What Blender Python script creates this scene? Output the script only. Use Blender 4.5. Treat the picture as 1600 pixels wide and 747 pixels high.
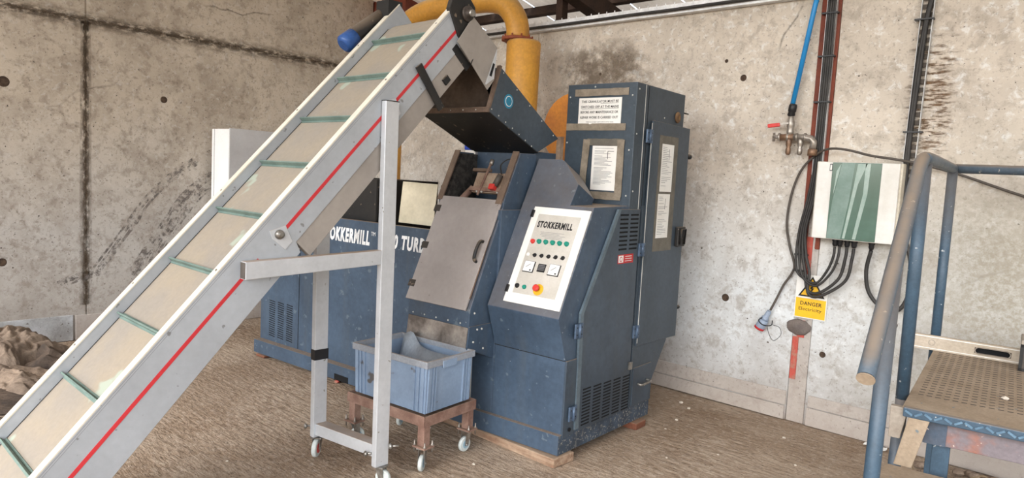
import bpy, bmesh, math, random
import numpy as np
from mathutils import Vector, Matrix, noise
random.seed(7)
SC = bpy.context.scene
for o in list(bpy.data.objects): bpy.data.objects.remove(o)
COL = SC.collection
V = Vector
# ------------------------------------------------------------------ camera
yaw, pitch, roll = 0.728837315, 0.0899293898, 0.0537676385
f = V((-math.sin(yaw)*math.cos(pitch), math.cos(yaw)*math.cos(pitch), -math.sin(pitch)))
r0 = V((math.cos(yaw), math.sin(yaw), 0)); u0 = r0.cross(f)
r = math.cos(roll)*r0 + math.sin(roll)*u0; u = r.cross(f)
cam = bpy.data.cameras.new('camera'); cam.sensor_width = 36; cam.lens = 36*1079.47/1600
cam.clip_start = .05; cam.clip_end = 200
co = bpy.data.objects.new('camera', cam); COL.objects.link(co)
co.matrix_world = Matrix(((r.x,u.x,-f.x,0),(r.y,u.y,-f.y,0),(r.z,u.z,-f.z,1.6),(0,0,0,1)))
SC.camera = co
# ------------------------------------------------------------------ sky
w = bpy.data.worlds.new('sky'); SC.world = w; w.use_nodes = True
nt = w.node_tree; nt.nodes.clear()
sky = nt.nodes.new('ShaderNodeTexSky'); sky.sky_type = 'NISHITA'; sky.sun_disc = False
sky.sun_elevation = math.radians(50); sky.sun_rotation = math.radians(170); sky.air_density = 1.0; sky.dust_density = 4.0; sky.ozone_density = 1
hs = nt.nodes.new('ShaderNodeHueSaturation'); hs.inputs['Saturation'].default_value = .50
bg = nt.nodes.new('ShaderNodeBackground'); bg.inputs['Strength'].default_value = 0.42
wo = nt.nodes.new('ShaderNodeOutputWorld')
nt.links.new(sky.outputs[0], hs.inputs['Color']); nt.links.new(hs.outputs[0], bg.inputs[0]); nt.links.new(bg.outputs[0], wo.inputs[0])
SC.view_settings.view_transform = 'Standard'; SC.view_settings.look = 'None'
SC.view_settings.gamma = 1; SC.view_settings.exposure = 1.30
SC.view_settings.use_curve_mapping = False
SC.cycles.max_bounces = 8; SC.cycles.diffuse_bounces = 5

# ------------------------------------------------------------------ materials
def lin(c): return tuple(((x/255)/12.92 if x/255 <= .04045 else ((x/255+.055)/1.055)**2.4) for x in c)+(1,)
MATS = {}
def M(name, col, col2=None, rough=.55, metal=0., scale=5., contrast=(.35,.65), specks=None, specks2=None, bump=0., bscale=60.,
      dust=0., dustcol=(150,132,112), streak=0., streakcol=(60,50,42), coord='Object', emit=None, grain=.12, spec=.4, stretch=None, alpha=None, translucent=0, patchy=0, pst=(22, 22, 22), fade=None, amax=.8):
    if name in MATS: return MATS[name]
    m = bpy.data.materials.new(name); m.use_nodes = True; n = m.node_tree.nodes; l = m.node_tree.links
    b = n['Principled BSDF']
    tc = n.new('ShaderNodeTexCoord'); src = tc.outputs[coord]
    def nz(sc, det=5, rg=.6, st=None):
        t = n.new('ShaderNodeTexNoise'); t.inputs['Scale'].default_value = sc; t.inputs['Detail'].default_value = det; t.inputs['Roughness'].default_value = rg
        if st:
            mp = n.new('ShaderNodeMapping'); mp.inputs['Scale'].default_value = st; l.new(src, mp.inputs['Vector']); l.new(mp.outputs[0], t.inputs['Vector'])
        else: l.new(src, t.inputs['Vector'])
        return t.outputs['Fac']
    def ramp(s, a, c, va=0, vb=1):
        q = n.new('ShaderNodeMapRange'); q.inputs['From Min'].default_value = a; q.inputs['From Max'].default_value = c
        q.inputs['To Min'].default_value = va; q.inputs['To Max'].default_value = vb; l.new(s, q.inputs['Value']); return q.outputs[0]
    def mix(fac, A, B, mode='MIX'):
        q = n.new('ShaderNodeMix'); q.data_type = 'RGBA'; q.blend_type = mode
        for s, v in ((q.inputs['Factor'], fac), (q.inputs['A'], A), (q.inputs['B'], B)):
            if isinstance(v, (tuple, float, int)): s.default_value = v
            else: l.new(v, s)
        return q.outputs['Result']
    c = mix(ramp(nz(scale, st=stretch), *contrast), lin(col), lin(col2 or tuple(x*.85 for x in col)))
    if grain:
        g = ramp(nz(scale*14, 3), .3, .7, 1-grain, 1+grain)
        cc = n.new('ShaderNodeCombineColor'); [l.new(g, cc.inputs[i]) for i in range(3)]
        c = mix(1.0, c, cc.outputs[0], 'MULTIPLY')
    for sp in (specks, specks2):
        if sp:   # (colour, scale, threshold)
            s = ramp(nz(sp[1], 2, .5), sp[2], sp[2]+.03)
            c = mix(s, c, lin(sp[0]))
    if streak:
        s = ramp(nz(1.0, 4, .6, st=(9, 9, .9)), .52, .72, 0, streak); c = mix(s, c, lin(streakcol))
    if dust:
        ge = n.new('ShaderNodeNewGeometry'); sx = n.new('ShaderNodeSeparateXYZ'); l.new(ge.outputs['Normal'], sx.inputs[0])
        up = ramp(sx.outputs['Z'], .25, .9, 0, dust)
        mm = n.new('ShaderNodeMath'); mm.operation = 'MULTIPLY'; l.new(up, mm.inputs[0]); l.new(ramp(nz(7), .2, .55, .55, 1), mm.inputs[1])
        c = mix(mm.outputs[0], c, lin(dustcol))
    l.new(c, b.inputs['Base Color'])
    b.inputs['Roughness'].default_value = rough; b.inputs['Metallic'].default_value = metal; b.inputs['Specular IOR Level'].default_value = spec
    if alpha is not None: b.inputs['Alpha'].default_value = alpha
    if bump:
        bp = n.new('ShaderNodeBump'); bp.inputs['Strength'].default_value = bump; bp.inputs['Distance'].default_value = .01
        l.new(nz(bscale, 4), bp.inputs['Height']); l.new(bp.outputs[0], b.inputs['Normal'])
    if patchy:
        al = ramp(nz(1., 5, .7, st=pst), patchy-.08, patchy+.10, 0, amax)
        if fade:
            sg = n.new('ShaderNodeSeparateXYZ'); l.new(tc.outputs['Generated'], sg.inputs[0])
            for ax_ in fade:
                pp = n.new('ShaderNodeMath'); pp.operation = 'PINGPONG'; l.new(sg.outputs[ax_], pp.inputs[0]); pp.inputs[1].default_value = .5
                mm_ = n.new('ShaderNodeMath'); mm_.operation = 'MULTIPLY'; l.new(al, mm_.inputs[0]); l.new(ramp(pp.outputs[0], 0., .32 if len(fade) > 1 else .48), mm_.inputs[1]); al = mm_.outputs[0]
        l.new(al, b.inputs['Alpha'])
    if translucent:
        tr = n.new('ShaderNodeBsdfTranslucent'); l.new(c, tr.inputs['Color']); ms = n.new('ShaderNodeMixShader'); ms.inputs[0].default_value = translucent
        l.new(b.outputs[0], ms.inputs[1]); l.new(tr.outputs[0], ms.inputs[2]); l.new(ms.outputs[0], n['Material Output'].inputs['Surface'])
    MATS[name] = m; return m

def concrete(name, top, low, zmid, zw, dark, pit=.70, base=(120,105,92), seed=0., blotch=.5, rough_x=None):
    """weathered cast concrete: board tone by height (damp / dust line), blotches, pits, hairline cracks"""
    m = bpy.data.materials.new(name); m.use_nodes = True; n = m.node_tree.nodes; l = m.node_tree.links; b = n['Principled BSDF']
    ge = n.new('ShaderNodeNewGeometry'); mp = n.new('ShaderNodeMapping'); mp.inputs['Location'].default_value = (seed, seed*.7, seed*1.3); l.new(ge.outputs['Position'], mp.inputs['Vector'])
    pos = mp.outputs[0]; sx = n.new('ShaderNodeSeparateXYZ'); l.new(ge.outputs['Position'], sx.inputs[0])
    def nz(sc, det=5, rg=.6, dist=0., st=None):
        t = n.new('ShaderNodeTexNoise'); t.inputs['Scale'].default_value = sc; t.inputs['Detail'].default_value = det; t.inputs['Roughness'].default_value = rg; t.inputs['Distortion'].default_value = dist
        if st:
            q = n.new('ShaderNodeMapping'); q.inputs['Scale'].default_value = st; l.new(pos, q.inputs['Vector']); l.new(q.outputs[0], t.inputs['Vector'])
        else: l.new(pos, t.inputs['Vector'])
        return t.outputs['Fac']
    def ramp(s, a, c, va=0, vb=1):
        q = n.new('ShaderNodeMapRange'); q.inputs['From Min'].default_value = a; q.inputs['From Max'].default_value = c
        q.inputs['To Min'].default_value = va; q.inputs['To Max'].default_value = vb; l.new(s, q.inputs['Value']); return q.outputs[0]
    def mix(fac, A, B, mode='MIX'):
        q = n.new('ShaderNodeMix'); q.data_type = 'RGBA'; q.blend_type = mode
        for s, v in ((q.inputs['Factor'], fac), (q.inputs['A'], A), (q.inputs['B'], B)):
            if isinstance(v, (tuple, float, int)): s.default_value = v
            else: l.new(v, s)
        return q.outputs['Result']
    def mul(a, c):
        q = n.new('ShaderNodeMath'); q.operation = 'MULTIPLY'; l.new(a, q.inputs[0]); l.new(c, q.inputs[1]); return q.outputs[0]
    zz = n.new('ShaderNodeMath'); zz.operation = 'MULTIPLY_ADD'; l.new(nz(1.3, 4), zz.inputs[0]); zz.inputs[1].default_value = .8; l.new(sx.outputs['Z'], zz.inputs[2])
    c = mix(ramp(zz.outputs[0], zmid+.4-zw, zmid+.4+zw), lin(low), lin(top))
    c = mix(ramp(nz(2.2, 6, .62, .4), .42, .70, 0, blotch), c, lin(dark))
    c = mix(ramp(nz(11, 7, .72, .3), .50, .62, 0, .50), c, lin(dark))
    c = mix(ramp(nz(38, 5, .7), .56, .66, 0, .55), c, lin(tuple(x*.86 for x in dark)))
    c = mix(ramp(nz(17, 6, .72, .5), .54, .66, 0, .5), c, lin(tuple(min(255, x*1.10) for x in low)))
    pits = ramp(nz(55, 2, .5), pit, pit+.04); c = mix(pits, c, lin(tuple(x*.55 for x in dark)))
    vo = n.new('ShaderNodeTexVoronoi'); vo.feature = 'DISTANCE_TO_EDGE'; vo.inputs['Scale'].default_value = .55; vo.inputs['Randomness'].default_value = 1
    wn = n.new('ShaderNodeTexNoise'); wn.inputs['Scale'].default_value = 3; wn.inputs['Detail'].default_value = 6; l.new(pos, wn.inputs['Vector'])
    av = n.new('ShaderNodeVectorMath'); av.operation = 'ADD'; sv = n.new('ShaderNodeVectorMath'); sv.operation = 'SCALE'; sv.inputs['Scale'].default_value = .22
    l.new(wn.outputs['Color'], sv.inputs[0]); l.new(pos, av.inputs[0]); l.new(sv.outputs[0], av.inputs[1]); l.new(av.outputs[0], vo.inputs['Vector'])
    cr = mul(ramp(vo.outputs['Distance'], .0, .006, 1, 0), ramp(nz(.9, 2), .55, .62))
    c = mix(mul(cr, ramp(nz(30), .3, .6, .3, .8)), c, lin(tuple(x*.5 for x in dark)))
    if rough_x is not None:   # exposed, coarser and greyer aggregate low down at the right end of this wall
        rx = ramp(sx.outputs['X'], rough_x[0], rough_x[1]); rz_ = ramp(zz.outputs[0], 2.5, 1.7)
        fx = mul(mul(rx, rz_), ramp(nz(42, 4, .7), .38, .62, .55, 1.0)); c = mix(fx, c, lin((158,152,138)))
    # muddy dust band near the floor
    c = mix(ramp(zz.outputs[0], .42, .95, .75, 0), c, lin(base))
    l.new(c, b.inputs['Base Color']); b.inputs['Roughness'].default_value = .9; b.inputs['Specular IOR Level'].default_value = .2
    bp = n.new('ShaderNodeBump'); bp.inputs['Strength'].default_value = .35; bp.inputs['Distance'].default_value = .008
    h = n.new('ShaderNodeMath'); h.operation = 'SUBTRACT'; l.new(nz(22, 6, .65), h.inputs[0]); l.new(pits, h.inputs[1]); l.new(h.outputs[0], bp.inputs['Height']); l.new(bp.outputs[0], b.inputs['Normal'])
    MATS[name] = m; return m

# ------------------------------------------------------------------ mesh builder
class MB:
    def __init__(s): s.v = []; s.f = []; s.sm = []
    def add(s, vs, fs, sm=False):
        k = len(s.v); s.v += [tuple(p) for p in vs]; s.f += [tuple(k+i for i in q) for q in fs]; s.sm += [sm]*len(fs); return s
    def box(s, x0, x1, y0, y1, z0, z1):
        return s.add([(x0,y0,z0),(x1,y0,z0),(x1,y1,z0),(x0,y1,z0),(x0,y0,z1),(x1,y0,z1),(x1,y1,z1),(x0,y1,z1)],
                     [(0,3,2,1),(4,5,6,7),(0,1,5,4),(1,2,6,5),(2,3,7,6),(3,0,4,7)])
    def hexa(s, p):   # 8 points, bottom 4 then top 4
        return s.add(p, [(0,3,2,1),(4,5,6,7),(0,1,5,4),(1,2,6,5),(2,3,7,6),(3,0,4,7)])
    def prism(s, pts, ex):
        pts = [V(p) for p in pts]; ex = V(ex); n = len(pts)
        fs = [tuple(range(n)), tuple(range(2*n-1, n-1, -1))] + [(i, n+i, n+(i+1) % n, (i+1) % n) for i in range(n)]
        return s.add(pts+[p+ex for p in pts], fs)
    def px(s, yz, x0, x1): return s.prism([(x0, a, b) for a, b in yz], (x1-x0, 0, 0))
    def tube(s, path, rad, n=10, cap=True, closed=False):
        P = [V(p) for p in path]; N = len(P); R = rad if isinstance(rad, (list, tuple)) else [rad]*N
        vs = []; up = None
        for i in range(N):
            t = ((P[(i+1) % N]-P[i-1]) if closed else (P[min(i+1, N-1)]-P[max(i-1, 0)])).normalized()
            if up is None: up = t.orthogonal().normalized()
            up = (up-t*up.dot(t)).normalized(); w = t.cross(up)
            for k in range(n):
                a = 2*math.pi*k/n; vs.append(P[i]+(up*math.cos(a)+w*math.sin(a))*R[i])
        fs = []
        for i in range(N if closed else N-1):
            j = (i+1) % N
            for k in range(n): fs.append((i*n+k, i*n+(k+1) % n, j*n+(k+1) % n, j*n+k))
        s.add(vs, fs, True)
        if cap and not closed:
            k0 = len(s.v)-len(vs); s.f += [tuple(k0+i for i in range(n-1, -1, -1)), tuple(k0+(N-1)*n+i for i in range(n))]; s.sm += [False]*2
        return s
    def cyl(s, a, b, rad, n=16): return s.tube([a, b], rad, n)
    def lathe(s, prof, o, ax, n=20):   # prof [(r,h)] along axis
        o = V(o); ax = V(ax).normalized(); e = ax.orthogonal().normalized(); g = ax.cross(e); vs = []
        for rr, h in prof:
            for k in range(n):
                a = 2*math.pi*k/n; vs.append(o+ax*h+(e*math.cos(a)+g*math.sin(a))*rr)
        fs = [(i*n+k, i*n+(k+1) % n, (i+1)*n+(k+1) % n, (i+1)*n+k) for i in range(len(prof)-1) for k in range(n)]
        s.add(vs, fs, True); k0 = len(s.v)-len(vs)
        s.f += [tuple(k0+i for i in range(n-1, -1, -1)), tuple(k0+(len(prof)-1)*n+i for i in range(n))]; s.sm += [False]*2
        return s
    def obox(s, c, ax, ay, az, hx, hy, hz):
        c = V(c); ax, ay, az = V(ax).normalized()*hx, V(ay).normalized()*hy, V(az).normalized()*hz
        return s.hexa([c-ax-ay-az, c+ax-ay-az, c+ax+ay-az, c-ax+ay-az, c-ax-ay+az, c+ax-ay+az, c+ax+ay+az, c-ax+ay+az])
    def build(s, name, mat, parent=None, bev=0., label=None, kind=None):
        me = bpy.data.meshes.new(name); me.from_pydata(s.v, [], s.f); me.validate()
        me.polygons.foreach_set('use_smooth', s.sm[:len(me.polygons)]+[False]*(len(me.polygons)-len(s.sm)))
        bm = bmesh.new(); bm.from_mesh(me); bmesh.ops.recalc_face_normals(bm, faces=bm.faces); bm.to_mesh(me); bm.free()
        me.materials.append(mat if not isinstance(mat, str) else MATS[mat])
        o = bpy.data.objects.new(name, me); COL.objects.link(o)
        if parent: o.parent = parent
        if bev:
            b = o.modifiers.new('bevel', 'BEVEL'); b.width = bev; b.segments = 2; b.limit_method = 'ANGLE'; b.angle_limit = math.radians(40)
        if label: o['label'] = label
        if kind: o['kind'] = kind
        return o
def tag(o, label, cat, group=None, kind=None):
    o['label'] = label; o['category'] = cat
    if group: o['group'] = group
    if kind: o['kind'] = kind
    return o
def empty(name, loc, rz, label, cat, group=None):
    o = bpy.data.objects.new(name, None); COL.objects.link(o); o.location = loc; o.rotation_euler = (0, 0, rz); o.empty_display_size = .1
    return tag(o, label, cat, group)
def copyto(o, parent, off):   # copy of a part, shares mesh
    c = o.copy(); COL.objects.link(c); c.parent = parent; c.location = V(o.location)+V(off); return c
def spline(pts, sub=8):
    P = [V(p) for p in pts]; P = [P[0]*2-P[1]]+P+[P[-1]*2-P[-2]]; out = []
    for i in range(1, len(P)-2):
        for k in range(sub):
            t = k/sub; a, b, c, d = P[i-1:i+3]
            out.append(.5*((2*b)+(c-a)*t+(2*a-5*b+4*c-d)*t*t+(3*b-a-3*c+d)*t**3))
    return out+[P[-2]]
def text(s, mat, parent, o, xd, yd, w, h, bold=0., shear=0., thick=.0008, name='lettering', label=None):
    """flat lettering fitted in a w x h rectangle, lower-left corner o"""
    c = bpy.data.curves.new('t', 'FONT'); c.body = s; c.size = 1; c.space_character = 1+bold*4; c.offset = bold; c.shear = shear; c.extrude = .02; c.resolution_u = 2
    t = bpy.data.objects.new('t', c); COL.objects.link(t); dg = bpy.context.evaluated_depsgraph_get(); dg.update()
    me = bpy.data.meshes.new_from_object(t.evaluated_get(dg)); bpy.data.objects.remove(t)
    xs = [v.co.x for v in me.vertices]; ys = [v.co.y for v in me.vertices]; x0, x1, y0, y1 = min(xs), max(xs), min(ys), max(ys)
    xd, yd = V(xd).normalized(), V(yd).normalized(); nd = xd.cross(yd); o = V(o)
    for v in me.vertices:
        p = v.co.copy(); v.co = o+xd*((p.x-x0)/(x1-x0)*w)+yd*((p.y-y0)/(y1-y0)*h)+nd*((p.z+.02)/.04*thick)
    me.materials.clear(); me.materials.append(mat); ob = bpy.data.objects.new(name, me); COL.objects.link(ob)
    if parent: ob.parent = parent
    if label: ob['label'] = label
    return ob

# ------------------------------------------------------------------ palette
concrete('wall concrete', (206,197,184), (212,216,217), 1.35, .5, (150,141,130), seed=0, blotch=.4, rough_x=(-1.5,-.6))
concrete('wall concrete left', (190,179,163), (182,178,172), 1.5, .5, (128,116,103), seed=31., blotch=.55, base=(140,130,120))
concrete('kick concrete', (188,183,177), (188,183,177), 1.0, .5, (146,136,128), seed=11., base=(168,158,149), blotch=.5)
M('kick painted', (186,188,190), (150,150,148), rough=.85, scale=5, bump=.3, bscale=30, specks=((110,105,100), 30, .66))
BLUE = M('slate blue paint', (70,87,106), (56,70,86), rough=.42, scale=2.2, specks=((168,174,178), 60, .745), specks2=((92,106,118), 20, .675), bump=.05, bscale=25, dust=.85, streak=.35, streakcol=(80,86,90))
BLUD = M('grey blue paint upright cabinet', (64,75,86), (54,65,74), rough=.45, scale=2.5, specks=((120,126,126), 90, .74), bump=.05, bscale=20, dust=.8, streak=.2, streakcol=(74,78,78))
BLUS = M('grey blue side paint', (66,79,92), (54,64,74), rough=.42, scale=2.2, specks=((150,156,160), 85, .76), bump=.04, bscale=22, dust=.8, streak=.3, streakcol=(74,80,82))
BLUK = M('speckled blue paint', (62,76,92), (50,60,72), rough=.6, scale=9, contrast=(.4,.6), specks=((150,148,140), 70, .62), specks2=((96,98,98), 30, .60), bump=.1, dust=.7)
M('dark void', (12,14,17), rough=.9, grain=0)
BLK = M('black painted steel', (24,26,28), (38,36,34), rough=.5, scale=4, specks=((110,98,84), 25, .68), dust=.5)
M('dusty brown steel', (118,100,86), (90,74,64), rough=.75, scale=8, bump=.2, dust=.6)
ALU = M('grey aluminium profile', (172,178,184), (158,163,168), rough=.42, metal=.15, scale=2.2, grain=.04, specks=((128,130,130), 26, .70), bump=.02, dust=.35, dustcol=(196,188,172))
ALB = M('bright aluminium profile', (200,204,208), (184,188,192), rough=.38, metal=.3, scale=3, grain=.04, specks=((140,138,130), 34, .72), dust=.9, dustcol=(168,148,128))
M('cream rim strip', (216,212,198), (200,194,178), rough=.6, scale=5, grain=.04, specks=((120,112,98), 24, .735))
M('dusty galvanised cover', (158,152,145), (142,136,130), rough=.6, metal=.1, scale=2, grain=.05, dust=.2)
BELT = M('tan conveyor belt', (146,136,120), (138,131,121), rough=.75, scale=3.5, grain=.05, contrast=(.4,.62), specks=((152,160,146), 5, .66), bump=.04)
M('grey green cleat', (112,132,124), (92,112,106), rough=.6, scale=9, grain=.08)
RED = M('red stripe', (196,52,58), (182,44,50), rough=.5, grain=.05)
M('bolt steel', (170,168,162), (120,116,110), rough=.35, metal=.8, scale=30)
M('white bolt dots', (206,206,200), rough=.5, grain=0)
M('stainless chute', (176,170,164), (104,98,94), rough=.3, metal=.7, scale=4.5, contrast=(.38,.62), bump=.03, bscale=6)
M('dusty clear lid', (164,158,155), (148,142,139), rough=.5, scale=2.5, grain=.04, specks=((126,118,112), 20, .72), bump=.02)
YEL = M('yellow duct paint', (206,150,58), (178,128,56), rough=.45, scale=3, dust=.65, dustcol=(168,146,112), streak=.3, streakcol=(140,104,60))
M('orange duct paint', (205,130,36), (170,100,34), rough=.4, scale=4, dust=.5)
M('rust red flange', (150,78,48), (120,62,44), rough=.7, scale=20)
M('red oxide steel', (126,62,44), (102,52,40), rough=.75, scale=6, bump=.1, streak=.3, streakcol=(84,58,48))
M('faded red paint', (184,86,74), (166,120,104), rough=.85, scale=12, contrast=(.5,.62), bump=.2)
M('white plastic', (226,226,222), (208,206,198), rough=.45, scale=3, grain=.03, streak=.12, streakcol=(176,166,146))
M('white sheet metal', (246,246,246), (236,236,236), rough=.45, scale=3, grain=.03)
M('cream sheet', (214,206,182), (178,170,146), rough=.5, scale=3, grain=.05)
M('brown board', (112,92,72), (92,76,60), rough=.8, scale=6)
M('paper', (232,232,228), (222,220,214), rough=.7, grain=.02, scale=4)
M('grey tape', (142,132,116), (116,106,92), rough=.6, scale=14, bump=.3, bscale=40)
M('dark tape', (108,104,94), (92,88,80), rough=.6, scale=14, bump=.2)
M('ink', (30,30,32), rough=.7, grain=0); M('soft ink', (130,130,132), rough=.7, grain=0)
M('panel grey', (196,192,184), (182,178,168), rough=.5, scale=8, grain=.04)
M('panel white', (236,236,230), (226,224,216), rough=.45, scale=3, grain=.02)
M('button red', (214,64,58), rough=.35, grain=0); M('button green', (34,142,122), rough=.35, grain=0); M('button black', (34,34,36), rough=.4, grain=0)
M('button white', (240,240,236), rough=.4, grain=0); M('estop yellow', (226,178,44), rough=.45, grain=.05)
M('white lettering', (236,238,238), rough=.6, grain=.02)
CRT = M('grey blue crate plastic', (134,154,178), (120,138,160), rough=.5, scale=5, grain=.05, specks=((90,88,88), 9, .70), streak=.12, streakcol=(150,150,150), dust=.55, dustcol=(142,130,120))
RUST = M('rusty brown steel', (152,124,110), (116,88,76), rough=.75, scale=11, bump=.2, dust=.5)
M('caster wheel white', (200,208,206), (180,186,182), rough=.5, scale=20); M('caster hub', (150,178,192), rough=.4, grain=.05)
WOOD = M('weathered timber', (168,146,124), (128,100,80), rough=.85, scale=3, stretch=(1,14,14), bump=.4, bscale=30, dust=.6)
M('red brown timber', (128,80,58), (98,60,46), rough=.85, scale=4, bump=.3, dust=.5)
M('roof sheet', (190,180,166), (172,162,148), rough=.6, scale=2, grain=.05, translucent=.17)
M('dark timber', (64,46,36), (44,32,26), rough=.85, scale=4, bump=.2, grain=.2)
M('galvanised', (200,202,202), (170,172,172), rough=.4, metal=.25, scale=14)
M('tray shade', (70,64,58), (96,88,80), rough=.7, scale=14)
M('skylit galvanised', (238,240,242), (210,212,214), rough=.4, metal=.1, scale=14)  # sky light on the wall-top tray painted into a paler galvanised colour
CAB = M('black cable', (40,39,38), (56,54,52), rough=.55, scale=8, grain=.1); M('grey cable', (86,80,74), (70,64,58), rough=.6, scale=8)
M('blue air pipe', (40,142,206), (34,126,190), rough=.35, grain=.03)
M('brass', (146,116,92), (110,90,76), rough=.45, metal=.5, scale=20); M('nickel', (176,170,162), (140,132,122), rough=.35, metal=.6, scale=20)
M('smoked green window', (78,108,96), (66,94,82), rough=.12, scale=1.6, contrast=(.42,.55), grain=.03, spec=.6)
M('window reflection streak', (164,180,172), (132,156,146), rough=.3, scale=9, grain=.05)
M('window reflection', (122,144,136), (98,124,114), rough=.25, scale=6, grain=.06)
M('sign yellow', (238,188,30), (226,176,34), rough=.45, grain=.03, scale=6)
M('plug grey', (150,164,184), (136,150,168), rough=.5, scale=8)
M('mortar blob', (118,108,102), (98,90,86), rough=.9, scale=10, bump=.5, bscale=30)
RAIL = M('dusty blue tube', (84,98,110), (68,82,94), rough=.5, scale=6, specks=((170,166,156), 40, .68), dust=.95, dustcol=(140,124,106), streak=.3, streakcol=(104,100,96))
RAIB = M('clean blue tube', (64,86,104), (56,76,92), rough=.42, scale=6, specks=((170,176,178), 50, .70), dust=.6)
M('dusty tread', (162,146,126), (144,128,108), rough=.85, scale=6, bump=.25, bscale=90, specks=((110,120,124), 30, .70))
M('slot shade', (80,72,66), rough=.9, grain=.1)
M('grey timber strip', (168,160,148), (140,130,118), rough=.8, scale=5, bump=.2)
M('rusted purple steel', (120,112,116), (150,96,74), rough=.7, scale=5, contrast=(.45,.6), bump=.15, specks=((190,180,170), 60, .72))
M('dusty blue beam', (64,84,104), (80,82,90), rough=.6, scale=5, specks=((190,180,170), 60, .72))
M('level', (184,172,156), (168,156,138), rough=.65, scale=5)
M('crumpled sacking', (140,124,108), (108,95,83), rough=.9, scale=4, grain=.2, bump=.6, bscale=25)
M('crumpled sacking dark', (96,82,70), (60,52,46), rough=.9, scale=5, grain=.2, bump=.6, bscale=25)
M('pebble', (222,214,202), (190,180,166), rough=.9, scale=20); M('rubble', (110,92,78), (150,134,118), rough=.95, scale=30)
M('blue motor', (44,86,150), (36,70,126), rough=.35); M('blue pot', (28,70,190), rough=.4, grain=.02)
M('foam mat', (70,66,62), (46,44,42), rough=.9, scale=26, contrast=(.42,.58), bump=1., bscale=34)
M('sticker red', (200,40,44), rough=.5, grain=.03); M('sticker blue', (30,140,178), rough=.5, grain=.05)
M('twig', (150,130,100), rough=.9)
# floor
def floor_mat():
    m = bpy.data.materials.new('dusty tamped floor'); m.use_nodes = True; n = m.node_tree.nodes; l = m.node_tree.links; b = n['Principled BSDF']
    ge = n.new('ShaderNodeNewGeometry'); pos = ge.outputs['Position']
    def nz(sc, det=6, rg=.6, dist=0., st=None, rot=0):
        t = n.new('ShaderNodeTexNoise'); t.inputs['Scale'].default_value = sc; t.inputs['Detail'].default_value = det; t.inputs['Roughness'].default_value = rg; t.inputs['Distortion'].default_value = dist
        q = n.new('ShaderNodeMapping'); q.inputs['Scale'].default_value = st or (1,1,1); q.inputs['Rotation'].default_value = (0,0,rot); l.new(pos, q.inputs['Vector']); l.new(q.outputs[0], t.inputs['Vector'])
        return t.outputs['Fac']
    def ramp(s, a, c, va=0, vb=1):
        q = n.new('ShaderNodeMapRange'); q.inputs['From Min'].default_value = a; q.inputs['From Max'].default_value = c
        q.inputs['To Min'].default_value = va; q.inputs['To Max'].default_value = vb; l.new(s, q.inputs['Value']); return q.outputs[0]
    def mix(fac, A, B):
        q = n.new('ShaderNodeMix'); q.data_type = 'RGBA'
        for s, v in ((q.inputs['Factor'], fac), (q.inputs['A'], A), (q.inputs['B'], B)):
            if isinstance(v, (tuple, float, int)): s.default_value = v
            else: l.new(v, s)
        return q.outputs['Result']
    def mul2(a, c_):
        q = n.new('ShaderNodeMath'); q.operation = 'MULTIPLY'; l.new(a, q.inputs[0]); l.new(c_, q.inputs[1]); return q.outputs[0]
    rid = nz(1.0, 5, .62, .2, (9., 30., 1), .10)     # tamping ridges, running roughly along the wall
    c = mix(ramp(nz(1.4, 6, .6, .5), .35, .66), lin((182,165,146)), lin((144,124,104)))
    msk = ramp(nz(1.0, 4, .6, .6), .42, .62)
    c = mix(mul2(ramp(rid, .50, .64, 0, .7), msk), c, lin((200,184,166)))
    c = mix(mul2(ramp(rid, .46, .34, 0, .75), msk), c, lin((108,90,74)))
    c = mix(ramp(nz(.8, 5, .6, .8), .52, .72, 0, .7), c, lin((132,110,88)))
    c = mix(ramp(nz(30, 5, .7), .52, .64, 0, .55), c, lin((196,182,166)))
    c = mix(ramp(nz(22, 6, .7), .50, .66, 0, .45), c, lin((118,103,90)))
    c = mix(ramp(nz(70, 2, .5), .64, .68, 0, .6), c, lin((86,72,60)))
    l.new(c, b.inputs['Base Color']); b.inputs['Roughness'].default_value = .92; b.inputs['Specular IOR Level'].default_value = .15
    ad = n.new('ShaderNodeMath'); ad.operation = 'MULTIPLY_ADD'; l.new(rid, ad.inputs[0]); ad.inputs[1].default_value = 1.6; l.new(nz(26, 6, .7), ad.inputs[2])
    bp = n.new('ShaderNodeBump'); bp.inputs['Strength'].default_value = .8; bp.inputs['Distance'].default_value = .017; l.new(ad.outputs[0], bp.inputs['Height']); l.new(bp.outputs[0], b.inputs['Normal'])
    MATS['floor'] = m; return m
floor_mat()

# ================================================================== SETTING
WX, WY = -6.65, 4.87
def struct(o): o['kind'] = 'structure'; return o
# floor with low relief
g = MB(); nx, ny = 150, 130; X0, X1, Y0, Y1 = -8.5, 9., -5.5, 7.
vs = []
for j in range(ny+1):
    for i in range(nx+1):
        x = X0+(X1-X0)*i/nx; y = Y0+(Y1-Y0)*j/ny
        h = -.012*abs(noise.noise(V((x*1.1, y*2.6, 0))))-.006*abs(noise.noise(V((x*3, y*9, 3))))
        vs.append((x, y, h))
g.add(vs, [(j*(nx+1)+i, j*(nx+1)+i+1, (j+1)*(nx+1)+i+1, (j+1)*(nx+1)+i) for j in range(ny) for i in range(nx)], True)
struct(g.build('floor', 'floor'))
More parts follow.
